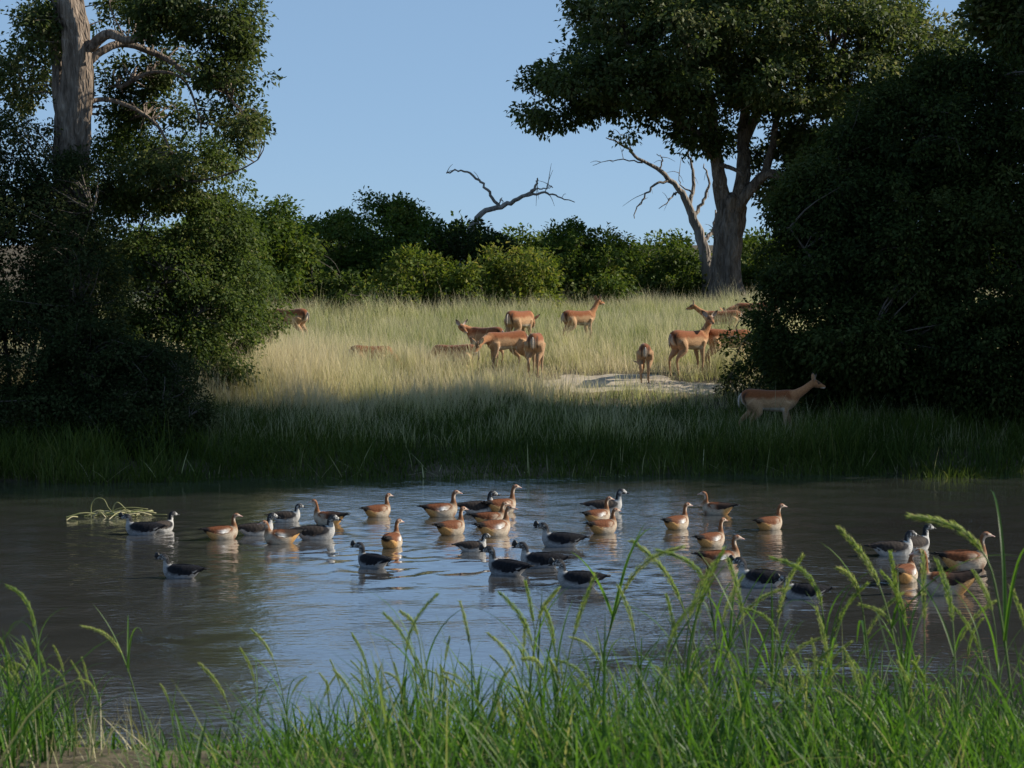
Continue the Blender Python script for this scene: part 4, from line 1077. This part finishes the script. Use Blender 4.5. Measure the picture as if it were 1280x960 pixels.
for (px, d, hd, sc, pose, stride, lie, label), (o, segs, h0, h1) in zip(ANTELOPES, tmp):
    me = bpy.data.meshes.new_from_object(o.evaluated_get(dg))
    me.name = 'body'
    V = np.zeros(len(me.vertices) * 3, np.float32); me.vertices.foreach_get('co', V); V = V.reshape(-1, 3).astype(float)
    C = antelope_colour(V, pose, segs)
    at = me.attributes.new('Col', 'FLOAT_COLOR', 'POINT')
    at.data.foreach_set('color', np.concatenate([C, np.ones((len(C), 1))], 1).astype(np.float32).ravel())
    x = P(px, 400, d)[0]
    z = float(height(x, d)) - (.31 * sc * 1.14 if lie else 0)
    t = thing('antelope', (x, d, z), math.radians(hd), label, 'antelope', 'herd of antelopes on the far bank', sc * 1.14)
    me.materials.clear()
    obj('body', me, M['fur'], t)
    dv = Vector(h1 - h0).normalized(); side = dv.cross(Vector((0, 0, 1))).normalized(); upv = side.cross(dv).normalized()
    for s in (-1, 1):
        e = obj('ear', EAR, M['fur'], t)
        xd = (side * s * .75 + upv * .75 - dv * .25).normalized()
        zd = (dv * .8 + side * s * .2); zd = (zd - xd * zd.dot(xd)).normalized(); yd = zd.cross(xd)
        mt = Matrix((xd, yd, zd)).transposed().to_4x4(); mt.translation = Vector(h0) + side * s * .04 + upv * .035
        e.matrix_local = mt
        EV, EF = ball(Vector(h0) + dv * .075 + side * s * .052 + upv * .022, .014, n=6)
        obj('eye', tri_safe('eye', EV, EF), M['eye'], t)
    tb = Tubes(); tb.add(spline(np.array([(-.475, 0, .79), (-.515, 0, .74), (-.525, 0, .66), (-.515, 0, .55)]), 10), np.array([.013, .014, .015, .016, .017, .017, .016, .014, .011, .006]), 8)
    me2 = tb.mesh('tail'); co = np.zeros(len(me2.vertices) * 3, np.float32); me2.vertices.foreach_get('co', co); co = co.reshape(-1, 3)
    TC = mixc(np.tile([.56, .48, .40], (len(co), 1)), (.03, .022, .018), (np.abs(co[:, 1]) < .008) * (co[:, 0] < -.5) * 1.0)
    me2.attributes.new('Col', 'FLOAT_COLOR', 'POINT').data.foreach_set('color', np.concatenate([TC, np.ones((len(TC), 1))], 1).astype(np.float32).ravel())
    obj('tail', me2, M['fur'], t)
for o, *_ in tmp:
    bpy.data.objects.remove(o)

# ------------------------------------------------------------------ near bank: tall grass
rf = np.random.default_rng(303)
def top_profile(px):      # photo row that the mass of blades reaches, by photo column
    return np.interp(px, [-150, 0, 60, 110, 135, 175, 230, 330, 430, 520, 620, 740, 850, 980, 1100, 1200, 1290, 1450],
                     [820, 820, 845, 905, 955, 950, 915, 905, 885, 855, 865, 860, 845, 835, 840, 860, 870, 870])
n = 8200
y = rf.uniform(4.6, 8.2, n)
x = rf.uniform(-.32, .32, n) * y
px = 640 + x / y * FPX
dens = np.interp(px, [-200, 0, 90, 125, 165, 240, 400, 500, 1400], [.9, .95, .8, .30, .35, .6, .8, 1, 1])
cl = fbm(x * 2.6, y * 2.6, 305)
ok = (rf.uniform(0, 1, n) < dens * sstep(.2, .55, cl) * 1.3)
ok &= ~((px < 175) & (px > -60) & (y < 6.72)) | (px < 70) & (y > 6.6)
x, y, px = x[ok], y[ok], px[ok]
zb = height(x, y)
ztop = CAMH - (top_profile(px) - HORIZ) / FPX * y
hh = np.clip(ztop - zb, .12, 1.5) * rf.uniform(.35, 1.15, len(x)) * 1.2
tone = np.clip(rf.normal(.36, .26, len(x)) + .3 * (fbm(x * 1.8, y * 1.8, 311) - .5), 0, .92)
tone = np.where(rf.uniform(0, 1, len(x)) < .035, 1.0, tone)
tag(obj('tall_grass', blades('tall_grass', np.stack([x, y, zb - .03], -1), hh, rf.uniform(.005, .018, len(x)) , rf, 8, .20, .60, bias=(-.12, 0), tone=tone, fold=True), M['blade']),
    'dense tall green grass blades growing on the near bank', 'grass', kind='stuff')
# short dead litter on the bare near bank
n = 380
y = rf.uniform(6.5, 7.3, n); x = rf.uniform(-2.1, -1.2, n)
tag(obj('bank_litter', blades('bank_litter', np.stack([x, y, height(x, y) + .006], -1), rf.uniform(.05, .22, n), rf.uniform(.003, .007, n), rf, 3, 1.45, .12), M['debris']),
    'flattened dead straw on the bare near bank', 'plant litter', kind='stuff')

def stalk_variant(seed):
    rng = np.random.default_rng(seed)
    L = 1.0                                # unit stalk, scaled when placed; head about .2 of it
    th0 = rng.uniform(.02, .16); k = rng.uniform(.10, .55); n = 26
    f = np.linspace(0, 1, n); th = th0 + k * f ** 2.2
    nod = rng.choice([.05, .3, .6, 1.1], p=[.38, .32, .22, .08])
    th = th + sstep(.68, 1.0, f) * nod
    step = 1 / (n - 1)
    pts = np.zeros((n, 3))
    wob = rng.normal(0, .03)
    for i in range(1, n):
        pts[i] = pts[i - 1] + step * np.array([math.sin(th[i]), wob * f[i], math.cos(th[i])])
    hl = rng.uniform(.20, .32)
    tb = Tubes(); tb.add(pts, np.linspace(.0048, .0020, n), 5)
    stem = tb.mesh('stem'); stem.attributes.new('rnd', 'FLOAT', 'FACE').data.foreach_set('value', np.full(len(stem.polygons), rng.uniform(0, 1), np.float32))
    # seed head: dense spikelets round the end of the stem
    ns = 420
    s = 1 - hl + hl * rng.uniform(0, 1, ns) ** .9
    c = np.stack([np.interp(s, f, pts[:, j]) for j in range(3)], -1)
    T = np.stack([np.interp(s, f, np.gradient(pts[:, j], f)) for j in range(3)], -1); T /= np.linalg.norm(T, axis=1)[:, None]
    rd = rng.normal(0, 1, (ns, 3)); rd -= T * (rd * T).sum(1)[:, None]; rd /= np.linalg.norm(rd, axis=1)[:, None]
    q = (s - (1 - hl)) / hl
    wid = .0108 * np.sin(np.pi * np.clip(q * .84 + .12, 0, 1)) ** .8 * rng.uniform(.3, 1, ns)
    ax = T + rd * rng.uniform(.15, .5, ns)[:, None]; ax /= np.linalg.norm(ax, axis=1)[:, None]
    ln = rng.uniform(.007, .030, ns) 
    sdv = np.cross(ax, rd); sdv /= np.linalg.norm(sdv, axis=1)[:, None] + 1e-6
    v0 = c + rd * (wid * .8)[:, None]; v2 = v0 + ax * ln[:, None]; md = v0 + ax * (ln * .45)[:, None] + rd * .0015
    V = np.stack([v0, md + sdv * .0014, v2, md - sdv * .0014], 1).reshape(-1, 3)
    head = quad_mesh('seed_head', V, np.arange(4 * ns).reshape(ns, 4), False, {'rnd': ('FACE', 'FLOAT', np.clip(rng.normal(rng.uniform(.05, .65), .25, ns), 0, 1))})
    leaves = []
    for j in range(rng.integers(3, 6)):
        fs = rng.uniform(.12, .62); b0 = np.array([np.interp(fs, f, pts[:, c_]) for c_ in range(3)])
        leaves.append(blades('leaf_blade', b0[None], np.array([rng.uniform(.3, .6)]), np.array([rng.uniform(.010, .018)]), rng, 9, .4, .8, tone=np.array([rng.uniform(.1, .7)]), fold=True))
    return stem, head, leaves, nod
VARS = [stalk_variant(700 + i) for i in range(18)]
# tips of the seeding stalks that can be told apart: photo column and row of each top, then a random rest
TIPS = [(12, 735), (105, 758), (70, 800), (30, 800), (318, 797), (440, 790), (300, 810), (250, 830), (205, 905), (480, 765), (545, 745), (500, 765), (575, 752), (625, 745), (655, 725), (700, 735), (790, 685), (745, 720), (822, 690),
        (855, 668), (890, 705), (912, 700), (935, 720), (905, 690), (1003, 682), (1050, 655), (1040, 700), (1085, 726), (1105, 715), (1140, 645), (1155, 690), (1170, 700), (1110, 690), (1215, 715), (1245, 730), (1262, 735), (965, 700), (985, 735), (770, 735), (680, 760), (610, 790), (520, 820), (470, 850), (420, 840), (385, 860), (1190, 760), (1230, 770), (1075, 760), (1020, 760), (875, 745), (835, 745), (560, 800), (1128, 740), (1275, 760), (925, 760), (715, 780), (650, 775)]
tips = list(TIPS)
while len(tips) < 170:
    px_ = rf.uniform(380, 1290) if rf.uniform() < .9 else rf.uniform(-10, 110)
    tips.append((px_, float(top_profile(px_)) + rf.uniform(-45, 60)))
for i, (tx, ty) in enumerate(tips):
    stem, head, leaves, nod = VARS[i % len(VARS)]
    d = rf.uniform(5.9, 7.4) if tx > 200 else rf.uniform(6.75, 7.3)
    nv = len(stem.vertices)
    rz = math.pi + rf.normal(0, .75) if rf.uniform() < .72 else rf.normal(0, .8)
    tipl = np.array(stem.vertices[nv - 1].co)
    # the tip is where the photo shows it; the foot follows from the stalk's own bend
    tip = P(tx, ty, d)
    zg = float(height(tip[0], d)) - .02
    s = max(.35, (tip[2] - zg) / tipl[2])
    fx = tip[0] - s * tipl[0] * math.cos(rz); fy = d - s * tipl[0] * math.sin(rz)
    zg = float(height(fx, fy)) - .02
    t = thing('grass_stalk', (fx, fy, zg), rz, ('green grass stalk with %s seed head ' % {.05: 'a straight upright', .3: 'a slightly bent', .6: 'a nodding', 1.1: 'a deeply hooked'}[nod]) + ('beside the bare straw-littered bank' if tx < 200 else 'among the dense tall blades'), 'grass stalk', 'seeding grass stalks on the near bank', s)
    obj('stem', stem, M['stem'], t); obj('seed_head', head, M['seed'], t)
    for l in leaves: obj('leaf_blade', l, M['blade'], t)
